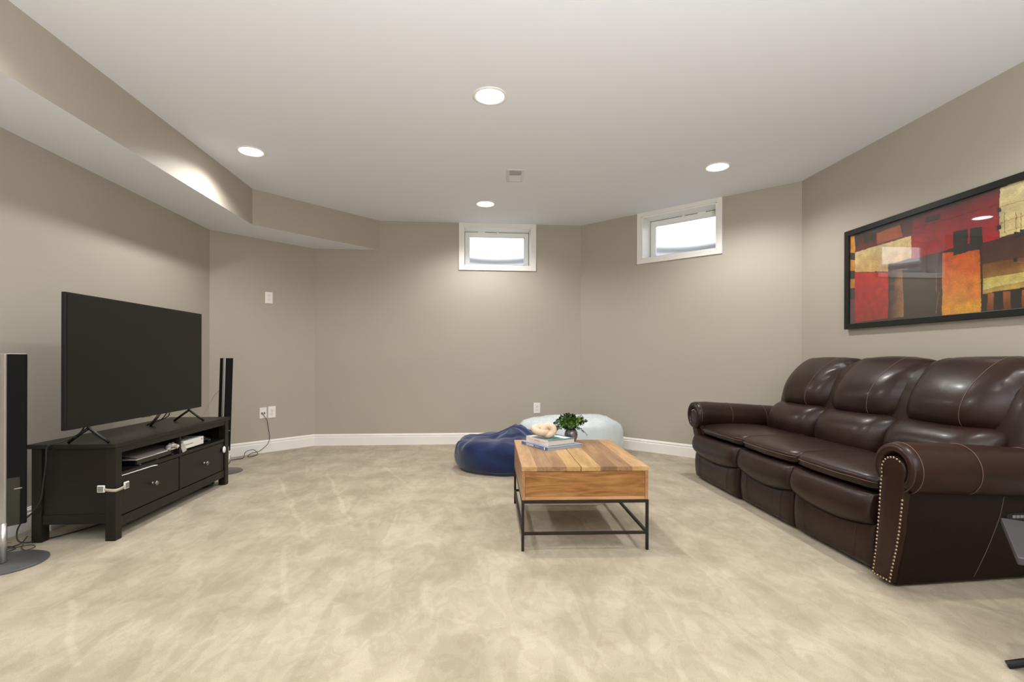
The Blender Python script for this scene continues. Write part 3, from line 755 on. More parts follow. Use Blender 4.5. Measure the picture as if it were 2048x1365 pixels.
class Loft:
    def __init__(s, prof, y0, y1, p=5.0, crown=0.0, fn=None, n=5):
        pr = catmull([Vector((a, b, 0)) for a, b in prof], n, True)
        s.pr = [(q.x, q.y) for q in pr]; s.cx = sum(q[0] for q in s.pr) / len(s.pr); s.cz = sum(q[1] for q in s.pr) / len(s.pr)
        s.y0, s.y1, s.p, s.crown, s.fn = y0, y1, p, crown, fn
    def P(s, u, k):
        a, b = s.pr[k % len(s.pr)]
        sc = max(0.0, 1 - abs(u) ** s.p) ** (1 / s.p)
        sc = sc * (1 + s.crown * (cos(u * pi / 2) - 1)) 
        x = s.cx + (a - s.cx) * sc; z = s.cz + (b - s.cz) * sc; y = (s.y0 + s.y1) / 2 + u * (s.y1 - s.y0) / 2
        if s.fn: x, y, z = s.fn(x, y, z, u, k / len(s.pr))
        return (x, y, z)
    def mesh(s, m=36):
        V = []; Fc = []; K = len(s.pr)
        us = [sin((i / m - .5) * pi * .999) for i in range(m + 1)]
        us = [0.5 * (us[i] + (2 * i / m - 1)) if abs(us[i]) < .9 else us[i] for i in range(m + 1)]
        us = sorted(us)
        for u in us:
            for k in range(K): V.append(s.P(u, k))
        for i in range(m):
            for k in range(K): Fc.append((i * K + k, i * K + (k + 1) % K, (i + 1) * K + (k + 1) % K, (i + 1) * K + k))
        Fc.append(tuple(range(K))); Fc.append(tuple(m * K + k for k in range(K))[::-1])
        return V, Fc
    def seam(s, u, k0, k1, off=.0012):
        out = []
        for k in range(k0, k1 + 1):
            p = Vector(s.P(u, k)); c = Vector((s.cx, p.y, s.cz)); out.append(p + (p - c).normalized() * off)
        return out

SEATS = [(.165, .800), (.805, 1.435), (1.440, 2.035)]     # near, middle, far
# concealed chassis
B('frame', (.16, 1.02, .10, 2.08, .012, .36), M['leather'], sofa, bevel=.01)
# back shell (dark rear, silhouettes beyond the outer cushions)
shell = Loft([(.70, .40), (.72, .62), (.775, .85), (.88, 1.0), (.99, 1.050), (1.11, 1.03), (1.13, .9), (1.10, .5), (1.08, .10), (.9, .08)], .095, 2.100, 14)
mk('back_shell', *shell.mesh(30), LS, sofa, smooth=True)

def wob(seed, amp, sc):
    def fn(x, y, z, u, t):
        n = noise.noise(Vector((x * sc + seed, y * sc, z * sc)))
        return x + n * amp, y, z + n * amp * .6
    return fn
def lumfn(seed):
    def fn(x, y, z, u, t):
        n = noise.noise(Vector((x * 6 + seed, y * 6, z * 6))) * .010
        return x + n + .13 * abs(u) ** 5 * max(0.0, min(1.0, (.80 - x) / .25)), y, z + n * .6
    return fn
def headfn(seed, gather):
    def fn(x, y, z, u, t):
        n = noise.noise(Vector((x * 4 + seed, y * 4, z * 4))) * .012
        e = max(0.0, abs(u) - .55) / .45 if (u * gather > 0) else 0.0
        up = max(0.0, min(1.0, (z - .84) / .1)) * max(0.0, min(1.0, (1.07 - z) / .05))
        g = sin(z * 240 + x * 90 + sin(y * 60) + 4 * noise.noise(Vector((x * 9, y * 6, z * 9)))) * .0060 * e * up * (1 - e * .3) * 1.6
        bk = .15 * abs(u) ** 4 * max(0.0, min(1.0, (1.0 - x) / .33))
        return x + n - g + bk, y, z + n * .5 + g * .4
    return fn
for i, (y0, y1) in enumerate(SEATS):
    sc = Loft([(.028, .435), (.032, .466), (.075, .487), (.16, .497), (.30, .500), (.45, .493), (.62, .475), (.66, .42), (.55, .37), (.3, .375), (.12, .390), (.045, .408)], y0 - .004, (y1 if i < 2 else 2.135) + .004, 9, 0.05, wob(i * 5, .006, 5))
    seat = mk('seat_cushion', *sc.mesh(34), LS, sofa, smooth=True)
    # welt seam along the front nose
    for k in (2, 57):
        pts = [Vector(sc.P(u / 20, k)) + Vector((-.0012, 0, 0)) for u in range(-19, 20)]
        T('seam', pts, .0012, M['threadd'] if k == 57 else M['thread'], seat, n=5)
    # lumbar
    lb = Loft([(.60, .40), (.535, .47), (.525, .55), (.555, .63), (.62, .685), (.70, .705), (.79, .69), (.86, .6), (.84, .45), (.72, .38)], y0 - .004, y1 + .004, 9.0, 0.04, lumfn(i * 3 + 1))
    mk('lumbar_cushion', *lb.mesh(34), LS, sofa, smooth=True)
    hd = Loft([(.82, .655), (.72, .665), (.655, .715), (.655, .80), (.70, .89), (.775, .975), (.87, 1.045), (.96, 1.078), (1.05, 1.068), (1.10, 1.0), (1.08, .82), (.97, .66)], y0 - .010, y1 + .010, 11.0, 0.08, headfn(i * 7, 1 if i == 5 else -1))
    head = mk('headrest_cushion', *hd.mesh(64), LS, sofa, smooth=True)
    T('seam', hd.seam(.72, 4, 44), .0012, M['threadd'], head, n=5)
    T('seam', hd.seam(-.42, 4, 44), .0011, M['thread'], head, n=5)

# footrest fronts: upper pad with swag hem, lower skirt panel
def relief(y0, y1, zb, zt, xf, ny=26, nz_=14, x_back=.17, p=6.0, q=4.0):
    V = []; Fc = []
    for j in range(nz_ + 1):
        t = j / nz_; tt = sin((t - .5) * pi) * .5 + .5
        for i in range(ny + 1):
            a = i / ny; aa = sin((a - .5) * pi) * .35 + (a - .5) * .3 + .5
            y = y0 + (y1 - y0) * aa; lo, hi = zb(aa), zt(aa); z = lo + (hi - lo) * tt
            e = max(0, 1 - abs(2 * aa - 1) ** p) ** (1 / 2.2) * max(0, 1 - abs(2 * tt - 1) ** q) ** (1 / 2.2)
            V.append((x_back - (x_back - xf(aa, tt)) * (0.84 + .16 * e) if e > 0 else x_back - (x_back - xf(aa, tt)) * .84, y, z))
    n = len(V); W2 = ny + 1
    for j in range(nz_):
        for i in range(ny):
            k = j * W2 + i; Fc.append((k, k + 1, k + W2 + 1, k + W2))
    V += [(x_back, p_[1], p_[2]) for p_ in V[:n]]
    edge = [i for i in range(ny + 1)] + [j * W2 + ny for j in range(1, nz_ + 1)] + [nz_ * W2 + i for i in range(ny - 1, -1, -1)] + [j * W2 for j in range(nz_ - 1, 0, -1)]
    for a, b in zip(edge, edge[1:] + edge[:1]): Fc.append((a, b, b + n, a + n))
    for j in range(nz_):
        for i in range(ny):
            k = n + j * W2 + i; Fc.append((k, k + W2, k + W2 + 1, k + 1))
    return V, Fc
for i, (y0, y1) in enumerate([SEATS[0], SEATS[1], (1.440, 2.180)]):
    xo = (.004, .004, -.016)[i]
    swag = lambda a: .200 + .042 * (2 * a - 1) ** 2
    v, f = relief(y0 + .004, y1 - .004, lambda a: .020, lambda a: swag(a) + .012, lambda a, t: .030 + xo - .012 * sin(t * pi), q=9, p=10)
    lp = mk('footrest_skirt', v, f, LS, sofa, smooth=True)
    for yy in (.17, .83):
        y = y0 + (y1 - y0) * yy
        T('seam', [(.0255 + xo - .012 * sin(t / 12 * pi), y + (.02 if yy < .5 else -.02) * (t / 12 - 1) ** 2 * (1 if yy < .5 else 1), .035 + (swag(yy) - .04) * t / 12) for t in range(13)], .0013, M['threadd'], lp, n=5)
    v, f = relief(y0 + .002, y1 - .002, lambda a: swag(a) + .004, lambda a: .392, lambda a, t: .010 + xo - .024 * sin(min(1, t * 1.05) ** .8 * pi), p=7, q=5)
    mk('footrest_pad', v, f, LS, sofa, smooth=True)

# rolled arms
def arm(sign, yc):
    # sign +1: seat on +y side (near arm); -1: mirrored far arm
    Y = lambda y: yc + sign * y
    secs = [(.020, .066), (.004, .072), (-.012, .080), (-.018, .092), (-.012, .106), (.004, .1155), (.022, .1180), (.030, .1175), (.10, .1175), (.25, .1165), (.42, .114), (.58, .111), (.72, .108), (.86, .104), (.98, .098), (1.03, .08), (1.04, .03)]
    V = []; Fc = []; K = 72
    for si, (x, r) in enumerate(secs):
        zc = .560 - .05 * max(0, (x - .1)) ** 1.15
        for k in range(K):
            a = 2 * pi * k / K; n = noise.noise(Vector((x * 5, cos(a), sin(a) + sign))) * .004 * max(0, min(1, x * 8))
            dg = (math.degrees(a) + 180) % 360 - 180
            w = min(1, max(0, (abs(dg + 82) - 38) / 14)); w = w * w * (3 - 2 * w) if sign > 0 else 1.0
            xx = x if si > 6 else .022 + (x - .022) * w
            V.append((xx, Y((r + n) * cos(a)), zc + (r + n) * sin(a)))
    for i in range(len(secs) - 1):
        for k in range(K): Fc.append((i * K + k, i * K + (k + 1) % K, (i + 1) * K + (k + 1) % K, (i + 1) * K + k))
    Fc.append(tuple(range(K))); Fc.append(tuple((len(secs) - 1) * K + k for k in range(K))[::-1])
    am = mk('arm_roll', V, Fc, LR if sign > 0 else LS, sofa, smooth=True)
    def ringpath(x, r, a0=-62, a1=206):
        zc = .560 - .05 * max(0, (x - .1)) ** 1.15
        return [(x, Y(-r * cos(radians(a))), zc + r * sin(radians(a))) for a in range(a0, a1 + 1, 8)]
    T('seam', ringpath(.026, .1185), .0012, M['thread'], am, n=5)
    T('piping', ringpath(-.006, .1100), .003, M['threadd'], am, n=6)
    T('seam', ringpath(.30, .1175), .0012, M['thread'], am, n=5)
    T('seam', ringpath(.61, .1122), .0012, M['thread'], am, n=5)
    # side body below the roll
    V = []; nx = 8
    for i in range(nx + 1):
        x0_ = .022 if sign > 0 else .085; x = x0_ + (1.05 - x0_) * i / nx; tin = .075 * (i / nx)
        V += [(x, Y(.022 + tin), .012), (x, Y(-.012 + tin), .16), (x, Y(-.042 + tin * .8), .34), (x, Y(-.055 + tin * .6), .50), (x, Y(.085), .52), (x, Y(.118), .40), (x, Y(.128), .012)]
    Fc = []
    for i in range(nx):
        for k in range(7): Fc.append((i * 7 + k, i * 7 + (k + 1) % 7, (i + 1) * 7 + (k + 1) % 7, (i + 1) * 7 + k))
    Fc += [tuple(range(7)), tuple(nx * 7 + k for k in range(7))[::-1]]
    sd_ = mk('side_panel', V, Fc, M['leather_side_shade'], sofa, bevel=.008)
    if sign > 0:
        pts = []
        for k in range(14):
            q = k / 13; x = .50 - .07 * q ** 1.6; tin = .075 * ((x - .022) / 1.028); z = .43 - .40 * q
            ys = [(.012, .022 + tin), (.16, -.012 + tin), (.34, -.042 + tin * .8), (.50, -.055 + tin * .6)]
            for (za, ya), (zb_, yb) in zip(ys, ys[1:]):
                if za <= z <= zb_: y = ya + (yb - ya) * (z - za) / (zb_ - za)
            pts.append((x, Y(y - .001), z))
        T('seam', pts, .0011, M['thread'], sd_, n=5)
        # recliner control
        zc = .334; x0, x1 = .525, .655; tin = .075 * .55; yy = -.040 + tin * .8 - .002
        N_ = 24; out = []
        for k in range(N_):
            a = 2 * pi * k / N_; ex = abs(cos(a)) ** .5 * (1 if cos(a) > 0 else -1); ez = abs(sin(a)) ** .6 * (1 if sin(a) > 0 else -1)
            out.append(((x0 + x1) / 2 + (x1 - x0) / 2 * ex, zc + .017 * ez))
        V = [(x, Y(yy - .006), z) for x, z in out] + [(x, Y(yy + .012), z) for x, z in out]
        Fc = [tuple(range(N_)), tuple(range(N_, 2 * N_))[::-1]] + [(k, (k + 1) % N_, N_ + (k + 1) % N_, N_ + k) for k in range(N_)]
        cp = mk('recliner_control', V, Fc, M['black'], sofa, bevel=.002, label='oval black recliner control plate')
        for k in range(4): B('button', (x0 + .028 + k * .019, x0 + .044 + k * .019, Y(yy - .009), Y(yy - .006), zc - .007, zc + .007), M['greypad'], cp, bevel=.001)
    # keyhole front panel
    R = .070; out = []
    outer = [(.024, .022), (.010, .09), (-.012, .18), (-.030, .28), (-.042, .38), (-.048, .44), (-.054, .48)]
    inner = [(.086, .44), (.090, .36), (.100, .25), (.112, .14), (.124, .06), (.130, .022)]
    out += outer
    for a in range(205, -25, -10): 
        out.append((.010 + R * cos(radians(a)), .545 + R * sin(radians(a))))
    out += inner
    K = len(out); cy_ = .04; V = []
    # the far panel's stem sits back behind the wide end footrest, its round head shows inside the scroll
    fx = 0
    FXZ = lambda z: 0.0 if sign > 0 else .050 * min(1.0, max(0.0, (.50 - z) / .03))
    rings = [(.040 if sign > 0 else .080, 1.0), (.004 + fx, 1.0), (-.003 + fx, .96), (-.006 + fx, .86), (-.007 + fx, .5)]
    for x, s in rings:
        for y, z in out:
            mz = .35; ycn = .045 - .05 * (z / .55)
            V.append((x + FXZ(z), Y(ycn + (y - ycn) * s), mz + (z - mz) * (1 - (1 - s) * .35)))
    Fc = []
    for i in range(len(rings) - 1):
        for k in range(K): Fc.append((i * K + k, i * K + (k + 1) % K, (i + 1) * K + (k + 1) % K, (i + 1) * K + k))
    Fc += [tuple(range(K))[::-1], tuple((len(rings) - 1) * K + k for k in range(K))]
    fp = mk('arm_front_panel', V, Fc, LR, sofa, smooth=True)
    es = fp.modifiers.new('es', 'EDGE_SPLIT'); es.split_angle = radians(50)
    # nailheads
    path = [Vector((0, y, z)) for y, z in out] + [Vector((0, *out[0]))]
    ln = [0]
    for a, b in zip(path, path[1:]): ln.append(ln[-1] + (b - a).length)
    tot = ln[-1]; nn = int(tot / .0185); parts = []
    for k in range(nn):
        d = k * tot / nn
        for i in range(len(path) - 1):
            if ln[i] <= d < ln[i + 1]:
                p = path[i].lerp(path[i + 1], (d - ln[i]) / (ln[i + 1] - ln[i])); break
        y, z = p.y, p.z
        if sign < 0 and z < .50: continue     # behind the far footrest
        if z > .445 and z < .60 and y < -.008: continue     # hidden under the roll's overlap
        ycn = .045 - .05 * (z / .55); y = ycn + (y - ycn) * .93; z = .35 + (z - .35) * .975
        v, f = lathe([(.0062, 0), (.0058, .0022), (.0035, .0042), (.0008, .0050)], 8)
        parts.append(xform((v, f), Matrix.Translation((-.0045 + fx, Y(y), z)) @ Matrix.Rotation(-pi / 2, 4, 'Y')))
    v, f = join(*parts); nh = mk('nailhead_trim', v, f, M['brass'], fp, smooth=True, kind='stuff', label='row of brass nailheads')
arm(1, 0.0); arm(-1, 2.16)

# ------------------------------------------------------------------ framed picture
FX = XR - .036
pic = thing('framed_picture', 'wide abstract painting in red, orange and cream with a black frame on the right wall', 'picture', (XR, 3.05, 1.70))
PY0, PY1, PZ0, PZ1 = 2.20, 3.856, 1.306, 2.108; fw = .042
for nm, d in (('frame_side', (FX, XR, PY1 - fw, PY1, PZ0, PZ1)), ('frame_side', (FX, XR, PY0, PY0 + fw, PZ0, PZ1)),
              ('frame_rail', (FX, XR, PY0 + fw, PY1 - fw, PZ0, PZ0 + fw)), ('frame_rail', (FX, XR, PY0 + fw, PY1 - fw, PZ1 - fw, PZ1))):
    B(nm, d, M['frame'], pic, bevel=.003)
G = lambda pts: pts
polys = __import__('json').loads('''[{"p":[[3.831,2.047],[2.534,2.081],[2.331,2.082],[2.331,2.054],[2.534,2.055],[3.831,2.004]],"a":[45,32,30],"b":[45,32,30],"d":"v"},{"p":[[3.831,2.074],[3.764,2.058],[3.763,1.919],[3.831,1.934]],"a":[205,140,45],"b":[205,140,45],"d":"v"},{"p":[[3.831,1.934],[3.763,1.919],[3.763,1.863],[3.831,1.876]],"a":[50,42,40],"b":[50,42,40],"d":"v"},{"p":[[3.831,1.876],[3.763,1.863],[3.763,1.774],[3.83,1.786]],"a":[200,135,50],"b":[200,135,50],"d":"v"},{"p":[[3.83,1.786],[3.763,1.774],[3.762,1.707],[3.83,1.717]],"a":[48,40,40],"b":[48,40,40],"d":"v"},{"p":[[3.83,1.717],[3.762,1.707],[3.762,1.637],[3.83,1.647]],"a":[190,130,60],"b":[190,130,60],"d":"v"},{"p":[[3.83,1.647],[3.762,1.637],[3.762,1.547],[3.829,1.555]],"a":[48,44,44],"b":[48,44,44],"d":"v"},{"p":[[3.829,1.555],[3.762,1.547],[3.761,1.334],[3.829,1.339]],"a":[95,55,60],"b":[95,55,60],"d":"v"},{"p":[[3.764,2.029],[3.244,2.04],[3.243,1.926],[3.763,1.923]],"a":[95,38,28],"b":[70,30,26],"d":"v"},{"p":[[3.552,2.02],[3.341,2.034],[3.324,1.944],[3.551,1.939]],"a":[150,70,30],"b":[165,80,35],"d":"v"},{"p":[[3.764,2.031],[3.727,2.027],[3.726,1.969],[3.763,1.973]],"a":[40,34,36],"b":[40,34,36],"d":"v"},{"p":[[3.673,2.038],[3.631,2.028],[3.631,1.968],[3.673,1.978]],"a":[42,36,38],"b":[42,36,38],"d":"v"},{"p":[[3.608,2.029],[3.558,2.017],[3.558,1.969],[3.608,1.981]],"a":[42,36,38],"b":[42,36,38],"d":"v"},{"p":[[3.763,1.923],[3.247,1.932],[3.246,1.769],[3.436,1.765],[3.442,1.714],[3.763,1.763]],"a":[200,160,95],"b":[205,182,130],"d":"v"},{"p":[[3.244,2.04],[2.667,2.064],[2.666,1.768],[2.76,1.766],[2.76,1.789],[2.946,1.773],[3.243,1.765]],"a":[165,22,30],"b":[120,22,34],"d":"v"},{"p":[[3.244,2.04],[2.667,2.064],[2.667,1.998],[3.244,1.998]],"a":[125,28,34],"b":[80,28,36],"d":"v"},{"p":[[3.244,1.978],[2.667,1.969],[2.667,1.965],[3.244,1.973]],"a":[90,18,24],"b":[90,18,24],"d":"v"},{"p":[[3.142,2.027],[3.032,2.024],[3.032,1.983],[3.142,1.987]],"a":[52,34,40],"b":[52,34,40],"d":"v"},{"p":[[3.763,1.759],[3.442,1.707],[3.441,1.367],[3.761,1.356]],"a":[150,32,26],"b":[190,24,26],"d":"v"},{"p":[[3.442,1.768],[3.022,1.765],[3.022,1.653],[3.442,1.711]],"a":[78,60,55],"b":[78,60,55],"d":"v"},{"p":[[3.436,1.718],[3.32,1.714],[3.308,1.365],[3.435,1.361]],"a":[60,38,34],"b":[170,118,70],"d":"h"},{"p":[[3.436,1.661],[3.39,1.654],[3.39,1.621],[3.436,1.628]],"a":[46,38,38],"b":[46,38,38],"d":"v"},{"p":[[3.442,1.613],[3.39,1.605],[3.39,1.563],[3.441,1.57]],"a":[46,38,38],"b":[46,38,38],"d":"v"},{"p":[[3.32,1.699],[3.05,1.662],[3.049,1.339],[3.308,1.341]],"a":[52,42,34],"b":[62,48,40],"d":"v"},{"p":[[3.05,1.771],[3.021,1.765],[3.02,1.341],[3.049,1.339]],"a":[55,30,25],"b":[55,30,25],"d":"v"},{"p":[[3.064,1.66],[3.052,1.509],[3.058,1.51],[3.068,1.661]],"a":[110,85,65],"b":[110,85,65],"d":"v"},{"p":[[3.043,1.508],[3.063,1.371],[3.057,1.37],[3.039,1.508]],"a":[120,90,60],"b":[120,90,60],"d":"v"},{"p":[[3.019,1.76],[2.776,1.727],[2.766,1.347],[3.018,1.345]],"a":[218,155,40],"b":[188,72,26],"d":"v"},{"p":[[2.776,1.761],[2.763,1.765],[2.758,1.35],[2.768,1.351]],"a":[48,26,22],"b":[48,26,22],"d":"v"},{"p":[[2.948,1.883],[2.849,1.871],[2.848,1.735],[2.941,1.729]],"a":[34,30,26],"b":[34,30,26],"d":"v"},{"p":[[2.836,1.871],[2.763,1.869],[2.762,1.722],[2.834,1.733]],"a":[34,30,26],"b":[34,30,26],"d":"v"},{"p":[[2.76,1.766],[2.533,1.778],[2.275,1.792],[2.275,1.658],[2.533,1.616],[2.76,1.613]],"a":[75,42,26],"b":[62,30,26],"d":"v"},{"p":[[2.76,1.637],[2.533,1.631],[2.274,1.611],[2.274,1.491],[2.532,1.465],[2.759,1.458]],"a":[190,160,80],"b":[110,62,26],"d":"v"},{"p":[[2.756,1.549],[2.533,1.55],[2.274,1.545],[2.274,1.518],[2.532,1.498],[2.756,1.481]],"a":[212,198,120],"b":[205,185,95],"d":"v"},{"p":[[2.665,2.065],[2.534,2.066],[2.276,2.066],[2.275,1.805],[2.533,1.778],[2.664,1.773]],"a":[205,186,128],"b":[205,190,142],"d":"v"},{"p":[[2.664,1.951],[2.534,1.955],[2.534,1.952],[2.664,1.947]],"a":[165,120,60],"b":[165,120,60],"d":"v"},{"p":[[2.664,1.858],[2.533,1.867],[2.533,1.864],[2.664,1.854]],"a":[165,120,60],"b":[165,120,60],"d":"v"},{"p":[[2.664,1.796],[2.533,1.808],[2.533,1.805],[2.664,1.793]],"a":[165,120,60],"b":[165,120,60],"d":"v"},{"p":[[2.638,1.912],[2.635,1.911],[2.634,1.789],[2.637,1.79]],"a":[90,70,45],"b":[90,70,45],"d":"v"},{"p":[[2.578,1.895],[2.575,1.894],[2.575,1.774],[2.578,1.775]],"a":[90,70,45],"b":[90,70,45],"d":"v"},{"p":[[2.551,1.887],[2.548,1.886],[2.548,1.767],[2.551,1.768]],"a":[90,70,45],"b":[90,70,45],"d":"v"},{"p":[[2.678,1.949],[2.655,1.945],[2.655,1.92],[2.678,1.924]],"a":[34,30,28],"b":[34,30,28],"d":"v"},{"p":[[2.68,1.853],[2.653,1.849],[2.653,1.821],[2.68,1.825]],"a":[34,30,28],"b":[34,30,28],"d":"v"},{"p":[[2.588,1.785],[2.558,1.78],[2.558,1.748],[2.588,1.752]],"a":[34,30,28],"b":[34,30,28],"d":"v"},{"p":[[2.555,1.793],[2.523,1.788],[2.523,1.752],[2.555,1.757]],"a":[34,30,28],"b":[34,30,28],"d":"v"},{"p":[[2.587,1.636],[2.568,1.634],[2.568,1.614],[2.587,1.615]],"a":[34,30,28],"b":[34,30,28],"d":"v"},{"p":[[2.763,1.456],[2.532,1.45],[2.274,1.451],[2.274,1.337],[2.532,1.336],[2.763,1.343]],"a":[36,28,26],"b":[36,28,26],"d":"v"},{"p":[[2.732,1.457],[2.696,1.456],[2.696,1.348],[2.732,1.349]],"a":[95,52,26],"b":[165,90,40],"d":"v"},{"p":[[2.642,1.454],[2.601,1.453],[2.601,1.343],[2.642,1.345]],"a":[95,52,26],"b":[165,90,40],"d":"v"},{"p":[[2.546,1.451],[2.513,1.45],[2.513,1.34],[2.546,1.341]],"a":[95,52,26],"b":[165,90,40],"d":"v"},{"p":[[2.462,1.449],[2.424,1.448],[2.424,1.336],[2.462,1.337]],"a":[95,52,26],"b":[165,90,40],"d":"v"}]''')
def inside(y, z, P):
    c = False; n = len(P)
    for i in range(n):
        y1, z1 = P[i]; y2, z2 = P[(i + 1) % n]
        if (z1 > z) != (z2 > z) and y < (y2 - y1) * (z - z1) / (z2 - z1) + y1: c = not c
    return c
def s2l(c): c /= 255; return c / 12.92 if c <= .04045 else ((c + .055) / 1.055) ** 2.4
def art():
    ax = XR - .016; NY, NZ = 560, 250
    ya, yb, za, zb = PY0 + fw - .004, PY1 - fw + .004, PZ0 + fw - .004, PZ1 - fw + .004
    bbs = [(min(q[0] for q in P['p']), max(q[0] for q in P['p']), min(q[1] for q in P['p']), max(q[1] for q in P['p'])) for P in polys]
    V = []; cols = []
    for j in range(NZ + 1):
        z = za + (zb - za) * j / NZ
        for i in range(NY + 1):
            y = ya + (yb - ya) * i / NY
            V.append((ax, y, z))
            w1_ = noise.noise(Vector((y * 9, z * 9, 1))) * .006 + noise.noise(Vector((y * 60, z * 60, 3))) * .0025
            w2_ = noise.noise(Vector((y * 9, z * 9, 7))) * .006 + noise.noise(Vector((y * 60, z * 60, 5))) * .0025
            yy, zz = y + w1_, z + w2_
            c = (46, 30, 26)
            for P, bb in zip(polys, bbs):
                if bb[0] <= yy <= bb[1] and bb[2] <= zz <= bb[3] and inside(yy, zz, P['p']):
                    g = (zz - bb[2]) / (bb[3] - bb[2]) if P.get('d', 'v') == 'v' else (bb[1] - yy) / (bb[1] - bb[0])
                    g = max(0, min(1, g + noise.noise(Vector((y * 14, z * 14, 9))) * .28))
                    c = tuple(a * (1 - g) + b * g for a, b in zip(P['a'], P['b']))
            n = noise.noise(Vector((y * 22, z * 22, 2))) * .14 + noise.noise(Vector((y * 80, z * 130, 4))) * .10 + noise.noise(Vector((y * 5, z * 5, 8))) * .12
            c = tuple(max(0, min(255, q * (1 + n))) for q in c)
            cols.append((s2l(c[0]), s2l(c[1]), s2l(c[2]), 1))
    W2 = NY + 1
    Fc = [(j * W2 + i, j * W2 + i + 1, (j + 1) * W2 + i + 1, (j + 1) * W2 + i) for j in range(NZ) for i in range(NY)]
    o = mk('canvas_print', V, Fc, M['backing'], pic)
    a = o.data.color_attributes.new('paint', 'FLOAT_COLOR', 'POINT')
    flat = [q for c in cols for q in c]; a.data.foreach_set('color', flat)
    m, nt, b = new_mat('painted_print'); at = nt.nodes.new('ShaderNodeVertexColor'); at.layer_name = 'paint'
    nt.links.new(at.outputs['Color'], b.inputs['Base Color']); b.inputs['Roughness'].default_value = .6
    o.data.materials.clear(); o.data.materials.append(m)
art()
B('backing_board', (XR - .012, XR - .001, PY0 + .01, PY1 - .01, PZ0 + .01, PZ1 - .01), M['backing'], pic, bevel=0)
B('glazing', (XR - .026, XR - .024, PY0 + fw - .002, PY1 - fw + .002, PZ0 + fw - .002, PZ1 - fw + .002), M['glass'], pic, bevel=0)

# ------------------------------------------------------------------ coffee table
ct = thing('coffee_table', 'mango wood lift-top coffee table on a thin black metal frame', 'coffee table', (.270, 2.700, 0), -radians(2.2), local=True)
TW, TL, TH = .705, .915, .462
cuts = [0, .084, .167, .247, .3255, .3290, .436, .527, .611, TW]
pi_ = 0
for k in range(9):
    if k == 4: continue
    a, b = cuts[k], cuts[k + 1]
    B('plank', (a + .0002, b - .0002, 0, TL, TH - .0235, TH - .0004 * (k % 2)), PL[pi_], ct, bevel=.0008, seg=1); pi_ += 1
zb0, zb1 = .279, TH - .0245
B('side_board', (.002, .020, .004, TL - .004, zb0, zb1), M['boxside'], ct, bevel=.001)
B('side_board', (TW - .020, TW - .002, .004, TL - .004, zb0, zb1), M['boxside'], ct, bevel=.001)
B('end_board', (.0205, TW - .0205, .006, .024, zb0 + .018, zb1), M['boxwood'], ct, bevel=.001)
B('end_board', (.0205, TW - .0205, TL - .024, TL - .006, zb0 + .018, zb1), M['boxwood'], ct, bevel=.001)
B('bottom_board', (.0205, TW - .0205, .005, TL - .005, zb0, zb0 + .0175), M['lip'], ct, bevel=.001)
q = .015
for x in (0, TW - q):
    for y in (.0, TL - q):
        B('leg', (x, x + q, y, y + q, 0, .278), M['iron'], ct, bevel=.001)
for z0, z1 in ((.262, .278), (.088, .103)):
    for x in (0, TW - q): B('side_rail', (x, x + q, q, TL - q, z0, z1), M['iron'], ct, bevel=.001)
    for y in (0, TL - q): B('cross_rail', (q, TW - q, y, y + q, z0, z1), M['iron'], ct, bevel=.001)

# ------------------------------------------------------------------ books, ornament, plant
def text_mesh(name, s, size, m, parent, mat4, ext=.0004, bold=True):
    cu = bpy.data.curves.new(name, 'FONT'); cu.body = s; cu.size = size; cu.extrude = ext; cu.align_x = 'CENTER'; cu.align_y = 'CENTER'
    if bold: cu.offset = size * .02
    o = bpy.data.objects.new(name, cu); C.objects.link(o)
    dg = bpy.context.evaluated_depsgraph_get(); me = bpy.data.meshes.new_from_object(o.evaluated_get(dg))
    bpy.data.objects.remove(o); me.name = name; me.transform(mat4); me.materials.clear(); me.materials.append(m)
    r = bpy.data.objects.new(name, me); C.objects.link(r); r.parent = parent; return r
tz = TH
# book frame: local x along the spine from front corner to left corner; y into the book
def book(label, corner, left, depth, z, th, cov_spine, cov_top, pages, rnd=0):
    a = Vector(left) - Vector(corner); L = a.length; rz = atan2(a.y, a.x)
    r = thing('hardcover_book', label, 'book', (corner[0], corner[1], z), rz, local=True, group='books stacked on the coffee table')
    c = .003
    B('cover_board', (0, L, -depth, 0, 0, c), cov_top, r, bevel=.0006)
    B('cover_board', (0, L, -depth, 0, th - c, th), cov_top, r, bevel=.0006)
    B('spine', (0, L, -.0035, .0015, 0, th), cov_spine, r, bevel=.0012)
    B('page_block', (.004, L - .004, -depth + .004, -.0035, c, th - c), pages, r, bevel=0)
    return r, L
# spine faces the lower left; the spine normal is +y in book space
M['pages2'] = mat('blue_grey_page_edge', (0.34, 0.37, 0.42), 0.7, bump=0.3, bscale=30, stretch=(1, 1, 60))
b1, L1 = book('slim blue book titled OCEAN at the bottom of the coffee table stack', (.482, 3.170), (.343, 3.441), .296, tz, .021, M['bluebook'], M['greyblue'], M['pages2'])
